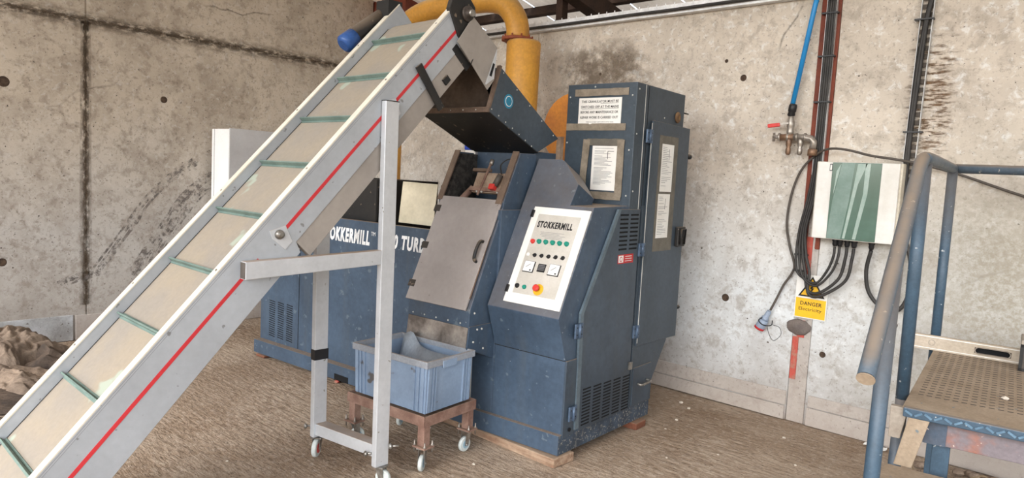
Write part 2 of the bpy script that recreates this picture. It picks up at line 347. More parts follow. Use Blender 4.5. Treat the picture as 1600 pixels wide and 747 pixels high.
# walls: backing slab plus cast panels with recessed joints
wl = struct(MB().box(WX-.3, WX-.012, -4., WY, 0, 4.6).build('wall_left', 'wall concrete left'))
gaps = [-4., -1.6, 1.965, WY]
for k in range(3):
    y0, y1 = gaps[k]+.006, gaps[k+1]-.006 if k < 2 else WY
    for z0, z1 in ((.0, 2.705), (2.717, 4.6)):
        MB().box(WX-.02, WX, y0, y1, z0, z1).build('concrete_panel', 'wall concrete left', wl, bev=.004)
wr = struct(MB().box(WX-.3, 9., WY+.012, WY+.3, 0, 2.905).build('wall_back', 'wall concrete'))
xs = [WX, -4.155, -1.677]; xs2 = [-1.556, 1.2, 9.]
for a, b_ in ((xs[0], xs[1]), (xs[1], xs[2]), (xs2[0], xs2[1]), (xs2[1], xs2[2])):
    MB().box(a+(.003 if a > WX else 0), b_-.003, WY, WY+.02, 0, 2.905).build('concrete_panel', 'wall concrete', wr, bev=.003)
# concrete infill of the column recess
MB().box(-1.674, -1.559, WY+.004, WY+.02, 0, 2.9).build('recess_infill', 'kick concrete', wr)
bb = struct(MB().box(WX, -1.69, WY-.012, WY+.001, 0, .098).build('baseboard_back', 'kick concrete', bev=.004))
for a, b_, z0, z1 in ((WX, -1.685, .104, .206), (-1.54, 4.5, 0, .125), (-1.535, 4.5, .13, .212)):
    MB().box(a, b_, WY-(.010 if z0 else .013), WY+.001, z0, z1).build('kerb_course', 'kick concrete', bb, bev=.004)
bl = struct(MB().box(WX-.001, WX+.012, -4, 1.862, 0, .222).build('baseboard_left', 'kick painted', bev=.004))
MB().box(WX-.001, WX+.012, 1.878, WY, 0, .215).build('kerb_course', 'kick concrete', bl, bev=.004)
# formwork tie holes
def tie(name, c, nrm, rad, wall):
    n_ = V(nrm); g = MB(); g.lathe([(rad*1.25, .0), (rad*1.1, .0015), (rad, .0015), (rad*.55, .0006)], V(c), n_, 14)
    g.build(name, MATS['dark void'] if rad > .014 else MATS['ink'], wall)
M('hole shade', (52,40,32), (84,68,54), rough=.9, scale=30)
for y, z, q in ((2.593, 2.126, .02), (1.39, 2.127, .028), (1.367, .703, .022)):
    MB().lathe([(q*1.5, 0), (q*1.3, .002), (q, .002), (q*.4, .0008)], (WX, y, z), (1, 0, 0), 16).build('tie_hole', 'hole shade', wl)
for x, z, q in ((-2.19, 2.40, .016), (-2.19, .79, .019), (-1.47, .51, .014), (-1.06, .79, .016), (-2.33, 2.53, .009), (-3.45, 2.5, .008)):
    MB().lathe([(q*1.5, 0), (q*1.3, .002), (q, .002), (q*.4, .0008)], (x, WY, z), (0, -1, 0), 16).build('tie_hole', 'hole shade', wr)
# tyre / bucket scuffs on the left wall: thin rubber marks
M('rubber scuff', (104,98,94), (128,120,114), rough=.85, scale=18, contrast=(.45,.6), patchy=.53)
def X_left(y, z): return (WX+.0012, y, z)
for arc in (((2.02,.62),(2.25,.95),(2.45,1.25),(2.68,1.47),(2.86,1.60)), ((2.3,.55),(2.55,.95),(2.75,1.25),(3.0,1.47),(3.14,1.55)), ((2.4,.5),(2.62,.9),(2.86,1.24),(3.10,1.42)), ((1.75,.5),(1.9,.56),(2.1,.6))):
    p = spline([X_left(a, b_) for a, b_ in arc], 8)
    for k in range(3):
        g = MB(); off = V((.0003*k, .026*k, -.014*k)); wd = .011+.006*random.random(); L_ = []
        for i, q in enumerate(p):
            t = (p[min(i+1, len(p)-1)]-p[max(i-1, 0)]).normalized(); nn = V((0, -t.z, t.y)); ww = wd*(.4+.9*abs(noise.noise(q*5+V((k*9, 0, 0)))))*1.6
            L_ += [q+off-nn*ww, q+off+nn*ww]
        g.add(L_, [(2*i, 2*i+1, 2*i+3, 2*i+2) for i in range(len(p)-1)]); g.build('scuff_mark', 'rubber scuff', wl)
M('joint stain', (84,70,56), (100,86,70), rough=.95, scale=12, patchy=.44, pst=(30, 30, 12), fade='Y', amax=.40)
def stain(pts, nrm, mat, par, nm='stain'):
    MB().prism(pts, V(nrm)*.0006).build(nm, mat, par)
for w_, a_ in ((.032, 0), (.060, .0007)): stain([(WX+a_+.0003, 1.965-w_, .3), (WX+a_+.0003, 1.965+w_*.8, .3), (WX+a_+.0003, 1.965+w_*.6, 2.7), (WX+a_+.0003, 1.965-w_*.7, 2.7)], (1,0,0), 'joint stain', wl)
for w_, a_ in ((.035, 0), (.085, .0007)): stain([(WX+a_+.0003, -1., 2.711-w_), (WX+a_+.0003, 4.86, 2.711-w_), (WX+a_+.0003, 4.86, 2.711+w_), (WX+a_+.0003, -1., 2.711+w_)], (1,0,0), M('seam stain', (88,74,60), (104,90,74), rough=.95, scale=12, patchy=.46, pst=(12, 14, 34), fade='Z', amax=.38), wl)
M('rust stain', (110,84,60), (130,104,78), rough=.95, scale=12, patchy=.57, pst=(9, 9, 40), fade='XZ', amax=.9)
stain([(-1.15,WY-.0004,1.75),(-.86,WY-.0004,1.75),(-.84,WY-.0004,2.65),(-1.13,WY-.0004,2.65)], (0,-1,0), 'rust stain', wr)
M('dark damp stain', (120,106,92), (132,118,102), rough=.95, scale=5, patchy=.46, pst=(4, 4, 5), fade='XZ', amax=.5)
stain([(-3.95,WY-.0004,2.25),(-2.95,WY-.0004,2.2),(-2.9,WY-.0004,2.78),(-3.9,WY-.0004,2.8)], (0,-1,0), 'dark damp stain', wr)
# roof
RS, RH = .2, 3.5
def rz(y): return RH-RS*(y-WY)
roof = struct(MB().box(-9, 4.5, -5., -4.92, rz(-5.)-.16, rz(-5.)-.02).build('ceiling', 'dark timber'))
for k in range(34):
    x0 = -9.0+.06+k*.515; g = MB(); NX = 28; vs = []
    for y in (-5., 6.6):
        for i in range(NX+1): vs.append((x0+.500*i/NX, y, rz(y)+.010*math.sin(2*math.pi*i/NX*7)))
    g.add(vs, [(i, i+1, NX+2+i, NX+1+i) for i in range(NX)], True)
    g.build('roof_sheet', 'roof sheet', roof)
for y in (5.52, 3.4, 1.1, -1.2, -3.5):
    MB().obox((-.2, y, rz(y)-.075), (1,0,0), (0,1,-RS), (0,RS,1), 8.8, .03, .045).build('purlin', 'dark timber', roof, bev=.004)
for x in (-8.2, -3.85, 0.4, 5.):
    MB().obox((x, .8, rz(.8)-.225), (1,0,0), (0,1,-RS), (0,RS,1), .07, 5.9, .09).build('rafter', 'dark timber', roof, bev=.004)
MB().box(-4.02, -3.95, WY+.06, WY+.14, 2.9, rz(WY)-.3).build('roof_stub_post', 'dark timber', roof)
MB().box(-6.72, -6.1, WY+.02, WY+.3, 2.905, 4.4).build('corner_beam', 'red oxide steel', roof)

# wall-top cable tray
t = empty('cable_tray', (-1., WY-.03, 2.905), 0, 'long galvanised mesh cable tray running along the top edge of the back wall', 'cable tray')
for y, z in ((-.03, .075), (.06, .075)): MB().box(-5.4, 4., y, y+.003, z-.045, z).build('side_rail', 'skylit galvanised', t)
g = MB()
for k in range(120): g.box(-5.35+k*.078, -5.342+k*.078, -.034, .065, .026, .032); g.box(-5.35+k*.078, -5.342+k*.078, -.034, -.031, .03, .088)
g.build('rungs', 'skylit galvanised', t, kind='stuff')
MB().box(-5.4, 4., -.03, .062, .0, .026).build('tray_floor', 'skylit galvanised', t)
g = MB().tube([(-6.3+ i*.35, WY-.076+.002*math.sin(i*1.7), 2.934+.002*math.sin(i*2.3)) for i in range(32)], .0125, 8)
tag(g.build('power_cable', CAB), 'thick black cable running under the tray along the top of the back wall', 'cable')

# ================================================================== MACHINE
YM = math.radians(3.0); MO = V((-2.25924853, 3.03399357, 0))
mc = empty('granulator_machine', MO, YM, 'large slate blue cable granulator with sloped control panel, upright cabinet and long low tank', 'machine')
exm = V((math.cos(YM), math.sin(YM), 0)); eym = V((-math.sin(YM), math.cos(YM), 0))
def MW(p): return MO+exm*p[0]+eym*p[1]+V((0, 0, p[2]))
g = MB().hexa([(-3.12,-.030,.02),(0.004,-.030,.057),(0.004,1.03,.045),(-3.12,1.1,.02),(-3.12,-.030,.130),(.004,-.030,.172),(.004,1.03,.150),(-3.12,1.1,.13)])
base = g.build('base_skirt', BLUK, mc, bev=.003, label='blue base skirt, speckled on its right side')
MB().hexa([(-3.121,-.033,.022),(.0035,-.033,.059),(.0035,-.029,.059),(-3.121,-.029,.022),(-3.121,-.033,.129),(.0035,-.033,.171),(.0035,-.029,.171),(-3.121,-.029,.129)]).build('front_skirt', BLUE, base)
MB().box(-2.02, -1.86, -.036, .0, .035, .08).build('forklift_slot', 'dark void', base)
# tank
tank = MB().px([(.032,.12),(.032,1.225),(.07,1.225),(.07,1.0),(1.05,1.0),(1.05,1.225),(1.10,1.225),(1.10,.12)], -3.135, -1.03).build('tank_body', BLUE, mc, bev=.003)
MB().box(-3.13, -3.09, .04, 1.09, 1.0, 1.225).build('tank_end', BLUE, tank)
MB().box(-2.592, -2.586, .0305, .034, .14, 1.0).build('panel_joint', 'dark void', tank)
g = MB()
for c in range(3):
    x = -3.005+c*.125
    for i in range(17): g.prism([(x, .0312, .475-i*.0182), (x+.085, .0312, .470-i*.0182), (x+.085, .0312, .463-i*.0182), (x, .0312, .468-i*.0182)], (0, .004, 0))
g.build('louvre_slots', 'dark void', tank)
text('STOKKERMILL', MATS['white lettering'], tank, (-2.31,.0305,1.055), (1,0,0), (0,0,1), .56, .108, bold=.045, shear=.18)
text('TM', MATS['white lettering'], tank, (-1.735,.0305,1.13), (1,0,0), (0,0,1), .045, .028)
text('3000 TURBO', MATS['white lettering'], tank, (-1.640,.0305,1.062), (1,0,0), (0,0,1), .52, .102, bold=.045, shear=.18)
# lower body under the hood
body = MB().box(-1.03, -.52, .0, .62, .14, 1.40).build('mill_body', BLUE, mc, bev=.003)
MB().box(-.70, -.694, -.003, .001, .16, .56).build('seam_strip', 'white bolt dots', body)
MB().prism([(-.84,-.02,.16),(-.80,-.02,.30),(-.71,-.02,.14)], (0,.018,0)).build('brown_gusset', RUST, body)
# discharge hood
HX0, HX1 = -1.045, -.535
hood = MB().px([(-.226,.715),(-.222,.813),(.045,1.446),(.33,1.446),(.33,.58),(-.0,.50),(-.150,.56),(-.215,.715)], HX0, HX1).build('discharge_hood', BLUE, mc, bev=.003)
MB().px([(-.239,.598),(-.226,.715),(-.2,.715),(-.2,.598)], HX0+.004, HX1-.004).build('steel_chute_plate', 'stainless chute', hood)
MB().px([(-.239,.590),(-.224,.722),(.0,.722),(.0,.52),(-.166,.567)], HX1-.002, HX1+.008).build('side_cheek', BLUE, hood)
g = MB().prism([(HX0-.012,-.232,.812),(HX1-.02,-.232,.812),(HX1-.008,.036,1.452),(HX0+.0,.036,1.452)], V((0,-.921,.389))*.014)
lid = g.build('hood_lid', 'dusty clear lid', mc, bev=.003, label='dusty translucent inspection lid')
ld = V((0,.389,.921)); ln = V((0,-.921,.389)); lo = V((0,-.222,.813))
def LP(x, s, h=0): return V((x, 0, 0))+lo+ld*s+ln*h
for s_ in (.096, .35, .602): MB().obox(LP(-1.045, s_, .018), (1,0,0), ld, ln, .028, .022, .008).build('hinge', BLK, lid, bev=.002)
MB().tube(spline([LP(-.585,.29,.014), LP(-.585,.30,.05), LP(-.583,.355,.06), LP(-.582,.41,.05), LP(-.582,.42,.014)], 4), .010, 8).build('handle', BLK, lid)
MB().obox(LP(-.553, .33, .016), (1,0,0), ld, ln, .006, .26, .003).build('edge_strip', 'dusty brown steel', lid)
for x in (-1.0,-.9,-.8,-.7,-.6): MB().lathe([(.006,0),(.004,.004)], (x,-.2265,.735), (0,-1,0), 8).build('screw', 'white bolt dots', hood)
for y, z in ((-.19,.80),(-.16,.70),(-.12,.70),(-.19,.63),(-.1,.58)): MB().lathe([(.007,0),(.005,.005)], (HX1+.008,y,z), (1,0,0), 8).build('screw', 'white bolt dots', hood)
# granulator throat: two cheeks with flanges
for xa, xb, nm in ((-1.075, -1.062, 'left'), (-.55, -.535, 'right')):
    ch = MB().px([(.03,1.44),(.172,1.745),(.33,1.745),(.33,1.40),(.03,1.40)], xa, xb).build('throat_cheek', BLUE, mc, bev=.002)
    xc = xa if nm == 'left' else xb-.05
    MB().prism([(xc,.018,1.43),(xc+.045,.018,1.43),(xc+.045,.166,1.752),(xc,.166,1.752)], V((0,-.91,.41))*.008).build('flange', 'dusty brown steel', ch)
    if nm == 'left': MB().px([(.05,1.44),(.19,1.735),(.46,1.735),(.46,1.40),(.05,1.40)], xb, xb+.03).build('sound_foam', 'foam mat', ch, label='dark rough sound insulation foam')
tb = MB().box(-1.03, -.55, .33, .58, 1.30, 1.765).build('throat_box', BLUE, mc, bev=.003, label='light blue box below the feed hopper')
rot = MB().box(-1.02, -.55, .06, .33, 1.15, 1.40).build('rotor_housing', BLK, mc)
# clamp plate with bolts and red tipped actuator
s0 = .757
M('dusty beige steel', (176,158,138), (136,112,94), rough=.8, scale=9, bump=.2)
cl = MB().obox(LP(-.732, .825, -.06), (1,0,0), ld, ln, .145, .068, .012).build('clamp_plate', 'dusty beige steel', mc, bev=.003)
MB().obox(LP(-.735, .775, -.045), (1,0,0), ld, ln, .155, .013, .012).build('cross_bar', RUST, cl, bev=.002)
MB().obox(LP(-.835, .905, -.04), (1,0,0), ld, ln, .075, .010, .010).build('link_bar', 'dusty brown steel', cl, bev=.002)
for x, a, b_ in ((-.79, .73, .97), (-.62, .73, .96)):
    MB().cyl(LP(x-.01, a, -.03), LP(x+.02, b_, -.03), .008, 8).build('threaded_rod', RUST, cl)
    MB().lathe([(.014,0),(.014,.035)], LP(x+.02, b_-.03, -.03), ld, 6).build('nut', 'nickel', cl)
    for d in (-.02, .02): MB().lathe([(.007,0),(.004,.012)], LP(x+d, .752, -.03), ln, 8).build('screw', 'white bolt dots', cl)
MB().cyl(LP(-.675, .795, -.02), LP(-.655, .87, -.02), .019, 12).build('actuator', 'grey cable', cl)
MB().obox(LP(-.686, .785, -.018), (1,0,0), ld, ln, .022, .018, .018).build('red_knob', 'button red', cl, bev=.005)
MB().tube(spline([LP(-.66,.88,-.03), LP(-.66,.93,0), LP(-.60,.97,.0), LP(-.56,.93,-.03)], 5), .004, 6).build('hose', CAB, cl)
MB().cyl((-.99,.10,1.40),(-.90,.16,1.52),.02,10).build('pipe_stub', RUST, mc)
# control housing
hs_ = MB().px([(0,.14),(0,.592),(-.090,.84),(.20,1.45),(.593,1.46),(.593,.14)], -.518, -.004).build('control_housing', BLUE, mc, bev=.003)
MB().box(-.52, -.002, -.002, .0005, .590, .594).build('seam', 'ink', hs_)
sd = V((0,.29,.61)).normalized(); sn = V((0,-sd.z,sd.y)); so = V((0,-.09,.84))
def SP(x, s, h=0): return V((x, 0, 0))+so+sd*s+sn*h
# upper granulator sloping cover
MB().prism([SP(-.516,.672),SP(-.17,.672),SP(-.16,.815),SP(-.30,.955),SP(-.335,.975),SP(-.513,.975)], -sn*.2).build('upper_slope_cover', BLUE, mc, bev=.002)
cp = MB().obox(SP(-.211,.346,.004), (1,0,0), sd, sn, .2, .303, .004).build('control_panel', 'panel white', mc, bev=.002, label='white framed control panel with buttons and dials')
pl_ = MB().obox(SP(-.212,.352,.009), (1,0,0), sd, sn, .150, .250, .001).build('face_plate', 'panel grey', cp)
text('STOKKERMILL', MATS['ink'], cp, SP(-.346,.516,.0102), (1,0,0), sd, .25, .043, bold=.045)
g = MB()
for k in range(5): g.obox(SP(-.22+random.uniform(-.02,.02), .49-.009*k, .0105), (1,0,0), sd, sn, .06+.03*random.random(), .001, .0003)
g.build('small_print', 'soft ink', cp, kind='stuff')
def button(x, s, rad, mat, hh=.012, name='push_button'):
    MB().lathe([(rad*1.25,0),(rad*1.25,.003),(rad*1.02,.004),(rad,hh),(rad*.8,hh+.002)], SP(x, s, .010), sn, 16).build(name, mat, cp)
button(-.338,.425,.012,'button red')
for k in range(5): button(-.292+.0482*k,.428+.0012*k,.012,'button green', .014)
button(-.340,.342,.010,'button white', .006, 'indicator')
for k in range(5):
    x = -.292+.0492*k; button(x,.342+.0015*k,.010,'button black', .008, 'selector_switch')
    MB().obox(SP(x,.342,.022), (.5,0,0)+tuple() if False else V((.6,0,0))+sd*.5, V((.6,0,0))-sd*.5, sn, .009, .003, .003).build('selector_lever', 'button black', cp)
for x in (-.304,-.126):
    MB().obox(SP(x,.268,.013), (1,0,0), sd, sn, .037, .034, .003).build('dial_bezel', 'button black', cp)
    MB().obox(SP(x,.269,.0165), (1,0,0), sd, sn, .034, .031, .001).build('dial_face', 'button white', cp)
    MB().obox(SP(x-.004,.274,.018), V((.8,0,0))+sd*.6, V((-.6,0,0))+sd*.8, sn, .018, .0012, .0004).build('needle', 'ink', cp)
    MB().obox(SP(x+.018,.247,.018), (1,0,0), sd, sn, .005, .004, .0006).build('dial_mark', 'ink', cp)
MB().obox(SP(-.215,.270,.012), (1,0,0), sd, sn, .026, .024, .003).build('display', 'button black', cp)
for k in range(4): MB().obox(SP(-.215,.258+k*.009,.0155), (1,0,0), sd, sn, .022, .0018, .0004).build('display_line', 'soft ink', cp)
button(-.343,.145,.012,'button black', .010, 'key_switch'); button(-.290,.144,.011,'button green', .010)
MB().lathe([(.034,0),(.034,.002)], SP(-.190,.142,.010), sn, 24).build('emergency_disc', 'estop yellow', cp)
MB().lathe([(.012,.0),(.012,.014),(.020,.016),(.020,.026),(.014,.031)], SP(-.196,.146,.010), sn, 20).build('emergency_button', 'button red', cp)
for s_ in (.12,.60): MB().obox(SP(-.405,s_,.012), (1,0,0), sd, sn, .008, .022, .008).build('hinge', 'button black', cp)
# side door of the housing
sdz = .012
sdoor = MB().px([(.148,.155),(.112,.851),(.462,1.44),(.596,1.44),(.715,1.44),(.725,.155)], -.003, sdz).build('side_door', BLUS, mc, bev=.003)
MB().px([(.112,.175),(.100,.851),(.445,1.44),(.476,1.44),(.132,.851),(.150,.175)], .001, sdz+.004).build('door_edge_strip', M('worn edge blue', (104,120,130), (84,98,108), rough=.4, scale=6, metal=.2), sdoor)
MB().box(-.004, .008, .0, .108, .15, .592).build('corner_upright', BLUS, mc, bev=.002)
MB().box(-.004, .010, .74, 1.03, .155, 1.46).build('rear_side_panel', BLUD, mc)
g = MB()
for c in range(5):
    y = .178+.115*c
    for i in range(12):
        z = .392-.004*c-i*.0192; g.box(sdz-.002, sdz+.0015, y, y+.085, z, z+.0085)
g.build('lower_louvre_slots', 'dark void', sdoor)
g = MB()
for c in range(2):
    for i in range(9): g.box(sdz-.002, sdz+.0015, .475+c*.125, .475+c*.125+.095, 1.40-i*.026, 1.411-i*.026)
g.build('upper_louvre_slots', 'dark void', sdoor)
stk = MB().box(sdz, sdz+.001, .475, .66, 1.11, 1.165).build('warning_sticker', 'sticker red', sdoor)
MB().box(sdz+.001, sdz+.0015, .482, .540, 1.116, 1.159).build('symbol_field', 'paper', stk)
MB().lathe([(.016,0),(.016,.0004)], (sdz+.0016,.511,1.137), (1,0,0), 16).build('symbol_ring', 'sticker red', stk)
MB().lathe([(.011,0),(.011,.0004)], (sdz+.0021,.511,1.137), (1,0,0), 16).build('symbol_centre', 'paper', stk)
for k in range(3): MB().box(sdz+.001, sdz+.0015, .56, .64, 1.122+k*.014, 1.126+k*.014).build('print_line', 'paper', stk)
HM = M('worn hinge steel', (92,112,136), (74,90,110), rough=.4, metal=.3, scale=30)
def hinge(y, z, hy=.038, hz=.042, x=.012, par=mc):
    h = MB().box(x, x+.012, y-hy, y+hy, z-hz, z+hz).build('hinge', HM, par, bev=.003)
    MB().cyl((x+.014, y, z-hz), (x+.014, y, z+hz), .009, 10).build('hinge_pin', HM, h)
    for a in (-.6,.6):
        for b_ in (-.5,.5): MB().lathe([(.0045,0),(.003,.002)], (x+.012,y+a*hy,z+b_*hz), (1,0,0), 8).build('screw', 'ink', h)
for y, z in ((.085,.757),(.755,.658),(.075,.283),(.752,1.895),(.752,1.185)): hinge(y, z)
MB().lathe([(.012,0),(.012,.006)], (.009,.06,.19), (1,0,0), 12).build('keyhole', 'dark void', mc)
MB().box(.012,.03,.69,.72,.42,.47).build('latch', 'bolt steel', mc, bev=.003)
# lower rear access flap with handle
fl = MB().px([(.765,.165),(.765,.415),(1.01,.415),(.985,.165)], .008, .016).build('access_flap', BLUS, mc, bev=.002)
MB().tube(spline([(.016,.83,.30),(.045,.835,.298),(.05,.88,.300),(.05,.94,.305),(.016,.945,.307)], 4), .008, 8).build('handle', 'bolt steel', fl)
# upright cabinet
cabi = MB().px([(.593,1.40),(.593,2.21),(1.255,2.21),(1.235,.53),(1.034,.25),(1.015,.14),(.593,.14)], -.505, .0).build('upright_cabinet', BLUD, mc, bev=.004, label='tall upright cabinet at the machine rear')
MB().box(-.002,.003,.700,.704,.16,2.205).build('panel_joint', 'white bolt dots', cabi)
MB().box(-.002,.002,.74,.744,.16,2.2).build('panel_joint', 'ink', cabi)
cdoor = MB().px([(.765,.56),(.79,1.998),(1.318,1.99),(1.33,.548)], .004, .022).build('cabinet_door', BLUD, mc, bev=.003)
MB().box(.0215,.0235,.768,.774,.58,1.98).build('door_edge', 'white bolt dots', cdoor)
for y, z, a in ((1.325,1.801,.018),(1.32,.749,.014)): MB().lathe([(a*.5,0),(a*.5,.02),(a,.022),(a,.04),(a*.6,.044)], (.012,y,z), (0,1,.0), 12).build('door_knob', BLK, cdoor)
hb = MB().box(.022,.05,1.20,1.31,1.185,1.32).build('handle_box', BLK, cdoor, bev=.006)
MB().tube([(.055,1.225,1.20),(.06,1.225,1.305),(.06,1.29,1.305),(.055,1.29,1.20)], .006, 6).build('handle_bar', BLK, hb)
MB().lathe([(.036,0),(.036,.008),(.030,.012),(.014,.012),(.012,.006)], (.001,1.151,2.05), (1,0,0), 20).build('wooden_plug', M('plug wood', (128,100,70), (100,76,52), rough=.7, scale=20), cabi)
MB().cyl((-.002,1.25,2.09),(-.002,1.32,2.09),.005,8).build('pin', BLK, cabi)
for y, z in ((.62,2.17),(.62,1.9),(.62,1.55),(.97,2.03)): MB().lathe([(.006,0),(.004,.003)], (0,y,z), (1,0,0), 8).build('screw', 'white bolt dots', cabi)
for x, z in ((-.485,2.13),(-.49,1.84),(-.03,1.80),(-.03,2.13),(-.03,1.52),(-.3,2.19),(-.48,1.5)): MB().lathe([(.006,0),(.004,.003)], (x,.593,z), (0,-1,0), 8).build('screw', 'white bolt dots', cabi)
# taped papers on the cabinet
def tape(a, b_, wd, mat='grey tape', y=.5905, name='tape_strip', par=None):
    a, b_ = V((a[0], y, a[1])), V((b_[0], y, b_[1])); d = (b_-a).normalized(); nn = V((-d.z, 0, d.x))
    L_ = []; N = 12
    for i in range(N+1):
        q = a+(b_-a)*i/N; e = wd*(1+.12*noise.noise(q*30)); L_ += [q-nn*e, q+nn*e]
    g = MB(); g.add(L_+[p+V((0,-.0025+.001*noise.noise(p*40),0)) for p in L_], [(2*i+k0, 2*i+1+k0, 2*i+3+k0, 2*i+2+k0) for k0 in (0, 2*N+2) for i in range(N)])
    return g.build(name, mat, par)
def printing(y, x0, x1, z0, z1, n, par, ax='y', mat='soft ink'):
    g = MB()
    for k in range(n):
        z = z1-(k+.5)*(z1-z0)/n; ln_ = (x1-x0)*random.uniform(.35, 1.)
        if random.random() < .15: continue
        if ax == 'y': g.box(x0, x0+ln_, y-.0006, y, z-.0012, z+.0012)
        else: g.box(y, y+.0006, x0, x0+ln_, z-.0012, z+.0012)
    g.build('small_print', mat, par, kind='stuff')
sh = MB().box(-.412,-.10,.5885,.592,1.957,2.121).build('safety_notice', 'paper', cabi, label='white notice with black capitals taped at top of cabinet')
for k, (s_, w_, x_) in enumerate((('THIS GRANULATOR MUST BE',.27,-.392),('SWITCHED OFF AT THE MAINS',.275,-.394),('BEFORE ANY MAINTENANCE OR',.275,-.396),('REPAIR WORK IS CARRIED OUT',.275,-.396))):
    text(s_, MATS['ink'], sh, (x_,.5882,2.090-k*.033), (1,0,0), (0,0,1), w_, .016, bold=.01)
MB().box(-.25,-.125,.5878,.5884,2.085,2.0865).build('underline', 'ink', sh); MB().box(-.39,-.12,.5878,.5884,2.052,2.0535).build('underline', 'ink', sh)
text('Failure to comply could result in serious injury', MATS['soft ink'], sh, (-.35,.5882,1.965), (1,0,0), (0,0,1), .20, .010)
tape((-.446,2.155),(-.055,2.155),.022, par=cabi); tape((-.500,1.940),(-.062,1.940),.022, par=cabi)
for a, b_, w_ in (((-.334,1.861),(-.355,1.51),.025),((-.085,1.861),(-.085,1.51),.025)): tape(a, b_, w_, par=cabi, y=.587)
tape((-.35,1.512),(-.065,1.512),.024, par=cabi, y=.588); tape((-.33,1.845),(-.07,1.845),.022, 'dark tape', par=cabi, y=.588)
ps = MB().box(-.288,-.106,.5865,.5885,1.545,1.822).build('instruction_sheet', 'paper', cabi)
printing(.5862,-.270,-.12,1.57,1.81,30, ps); MB().box(-.175,-.172,.5855,.5862,1.74,1.79).build('print_frame', 'ink', ps); MB().box(-.175,-.13,.5855,.5862,1.788,1.791).build('print_frame', 'ink', ps)
MB().box(.022,.0235,.885,1.15,1.165,1.915).build('tape_backing', 'dark tape', cdoor)
for z0, z1, y0, y1 in ((1.555,1.862,.925,1.090),(1.252,1.54,.915,1.080)):
    q_ = MB().box(.0235,.0250,y0,y1,z0,z1).build('instruction_sheet', 'paper', cdoor)
    printing(.0250,y0+.012,y1-.015,z0+.02,z1-.015,24, q_, 'x'); MB().box(.025,.0256,y0+.10,y0+.103,z1-.10,z1-.03).build('print_frame', 'ink', q_)
# feed hopper
hop = MB().hexa([(-1.066,-.175,1.958),(-.51,-.175,1.958),(-.515,.32,1.752),(-1.045,.32,1.752),(-1.066,-.168,1.976),(-.51,-.168,1.976),(-.515,.32,1.770),(-1.045,.32,1.770)]).build('feed_hopper', BLK, mc, bev=.002, label='black underside of the feed hopper')
for xa in (-1.066,-.524): MB().px([(-.174,1.962),(-.088,2.222),(.52,1.858),(.31,1.76)], xa, xa+.014).build('hopper_side', BLUD, hop, bev=.002)
MB().hexa([(-1.05,-.085,2.205),(-.525,-.085,2.205),(-.525,.51,1.842),(-1.05,.51,1.842),(-1.05,-.085,2.217),(-.525,-.085,2.217),(-.525,.51,1.854),(-1.05,.51,1.854)]).build('hopper_top', BLUD, hop)
MB().box(-1.07,-.508,-.182,-.166,1.955,1.985).build('hopper_rim', 'dusty brown steel', hop, bev=.002)
for xa in (-1.068,-.53): MB().prism([(xa,-.182,1.962),(xa,-.160,1.985),(xa,-.078,2.225),(xa,-.095,2.228)], (.024,0,0)).build('hopper_rim', 'dusty brown steel', hop)
bd = MB().lathe([(.042,0),(.042,.001)], (-.510,.0,2.036), (1,0,0), 24).build('round_sticker', 'sticker blue', hop)
MB().lathe([(.031,0),(.031,.0006)], (-.509,.0,2.036), (1,0,0), 24).build('sticker_ring', 'paper', bd); MB().lathe([(.027,0),(.027,.0006)], (-.5084,.0,2.036), (1,0,0), 24).build('sticker_centre', 'sticker blue', bd)
for t_ in range(7):
    q = V((-.509,-.15+.065*t_,1.975-.0305*t_)); MB().lathe([(.005,0),(.003,.003)], q, (1,0,0), 8).build('screw', 'white bolt dots', hop)
for t_ in range(5):
    q = V((-.509,-.06+.13*t_,2.19-.079*t_)); MB().lathe([(.005,0),(.003,.003)], q, (1,0,0), 8).build('screw', 'white bolt dots', hop)
for x in (-1.0,-.9,-.8,-.7,-.6): MB().lathe([(.004,0),(.003,.003)], (x,-.182,1.97), (0,-1,0), 8).build('screw', 'white bolt dots', hop)
MB().box(-.552,-.522,.56,.60,1.70,1.875).build('upright_bracket', 'dusty beige steel', mc)

# timber under the machine
def plank(pts, mat, label):
    c = MW((0,0,0)); o = MB().hexa(pts).build('timber_plank', mat, bev=.006); o.location = MO; o.rotation_euler = (0,0,YM); return tag(o, label, 'plank')
plank([(-1.25,.02,0),(.012,-.078,0),(.030,.10,0),(-1.2,.16,0),(-1.25,.02,.038),(.012,-.078,.055),(.030,.10,.055),(-1.2,.16,.038)], WOOD, 'long weathered timber packed under the front edge of the blue machine')
plank([(-.30,.80,0),(.045,.80,0),(.045,.93,0),(-.30,.93,0),(-.30,.80,.045),(.045,.80,.045),(.045,.93,.045),(-.30,.93,.045)], 'red brown timber', 'short red brown block under the rear right corner of the blue machine')
plank([(-3.06,-.05,0),(-2.94,-.05,0),(-2.94,.1,0),(-3.06,.1,0),(-3.06,-.05,.02),(-2.94,-.05,.02),(-2.94,.1,.02),(-3.06,.1,.02)], 'red brown timber', 'small dark wedge under the left end of the blue machine')
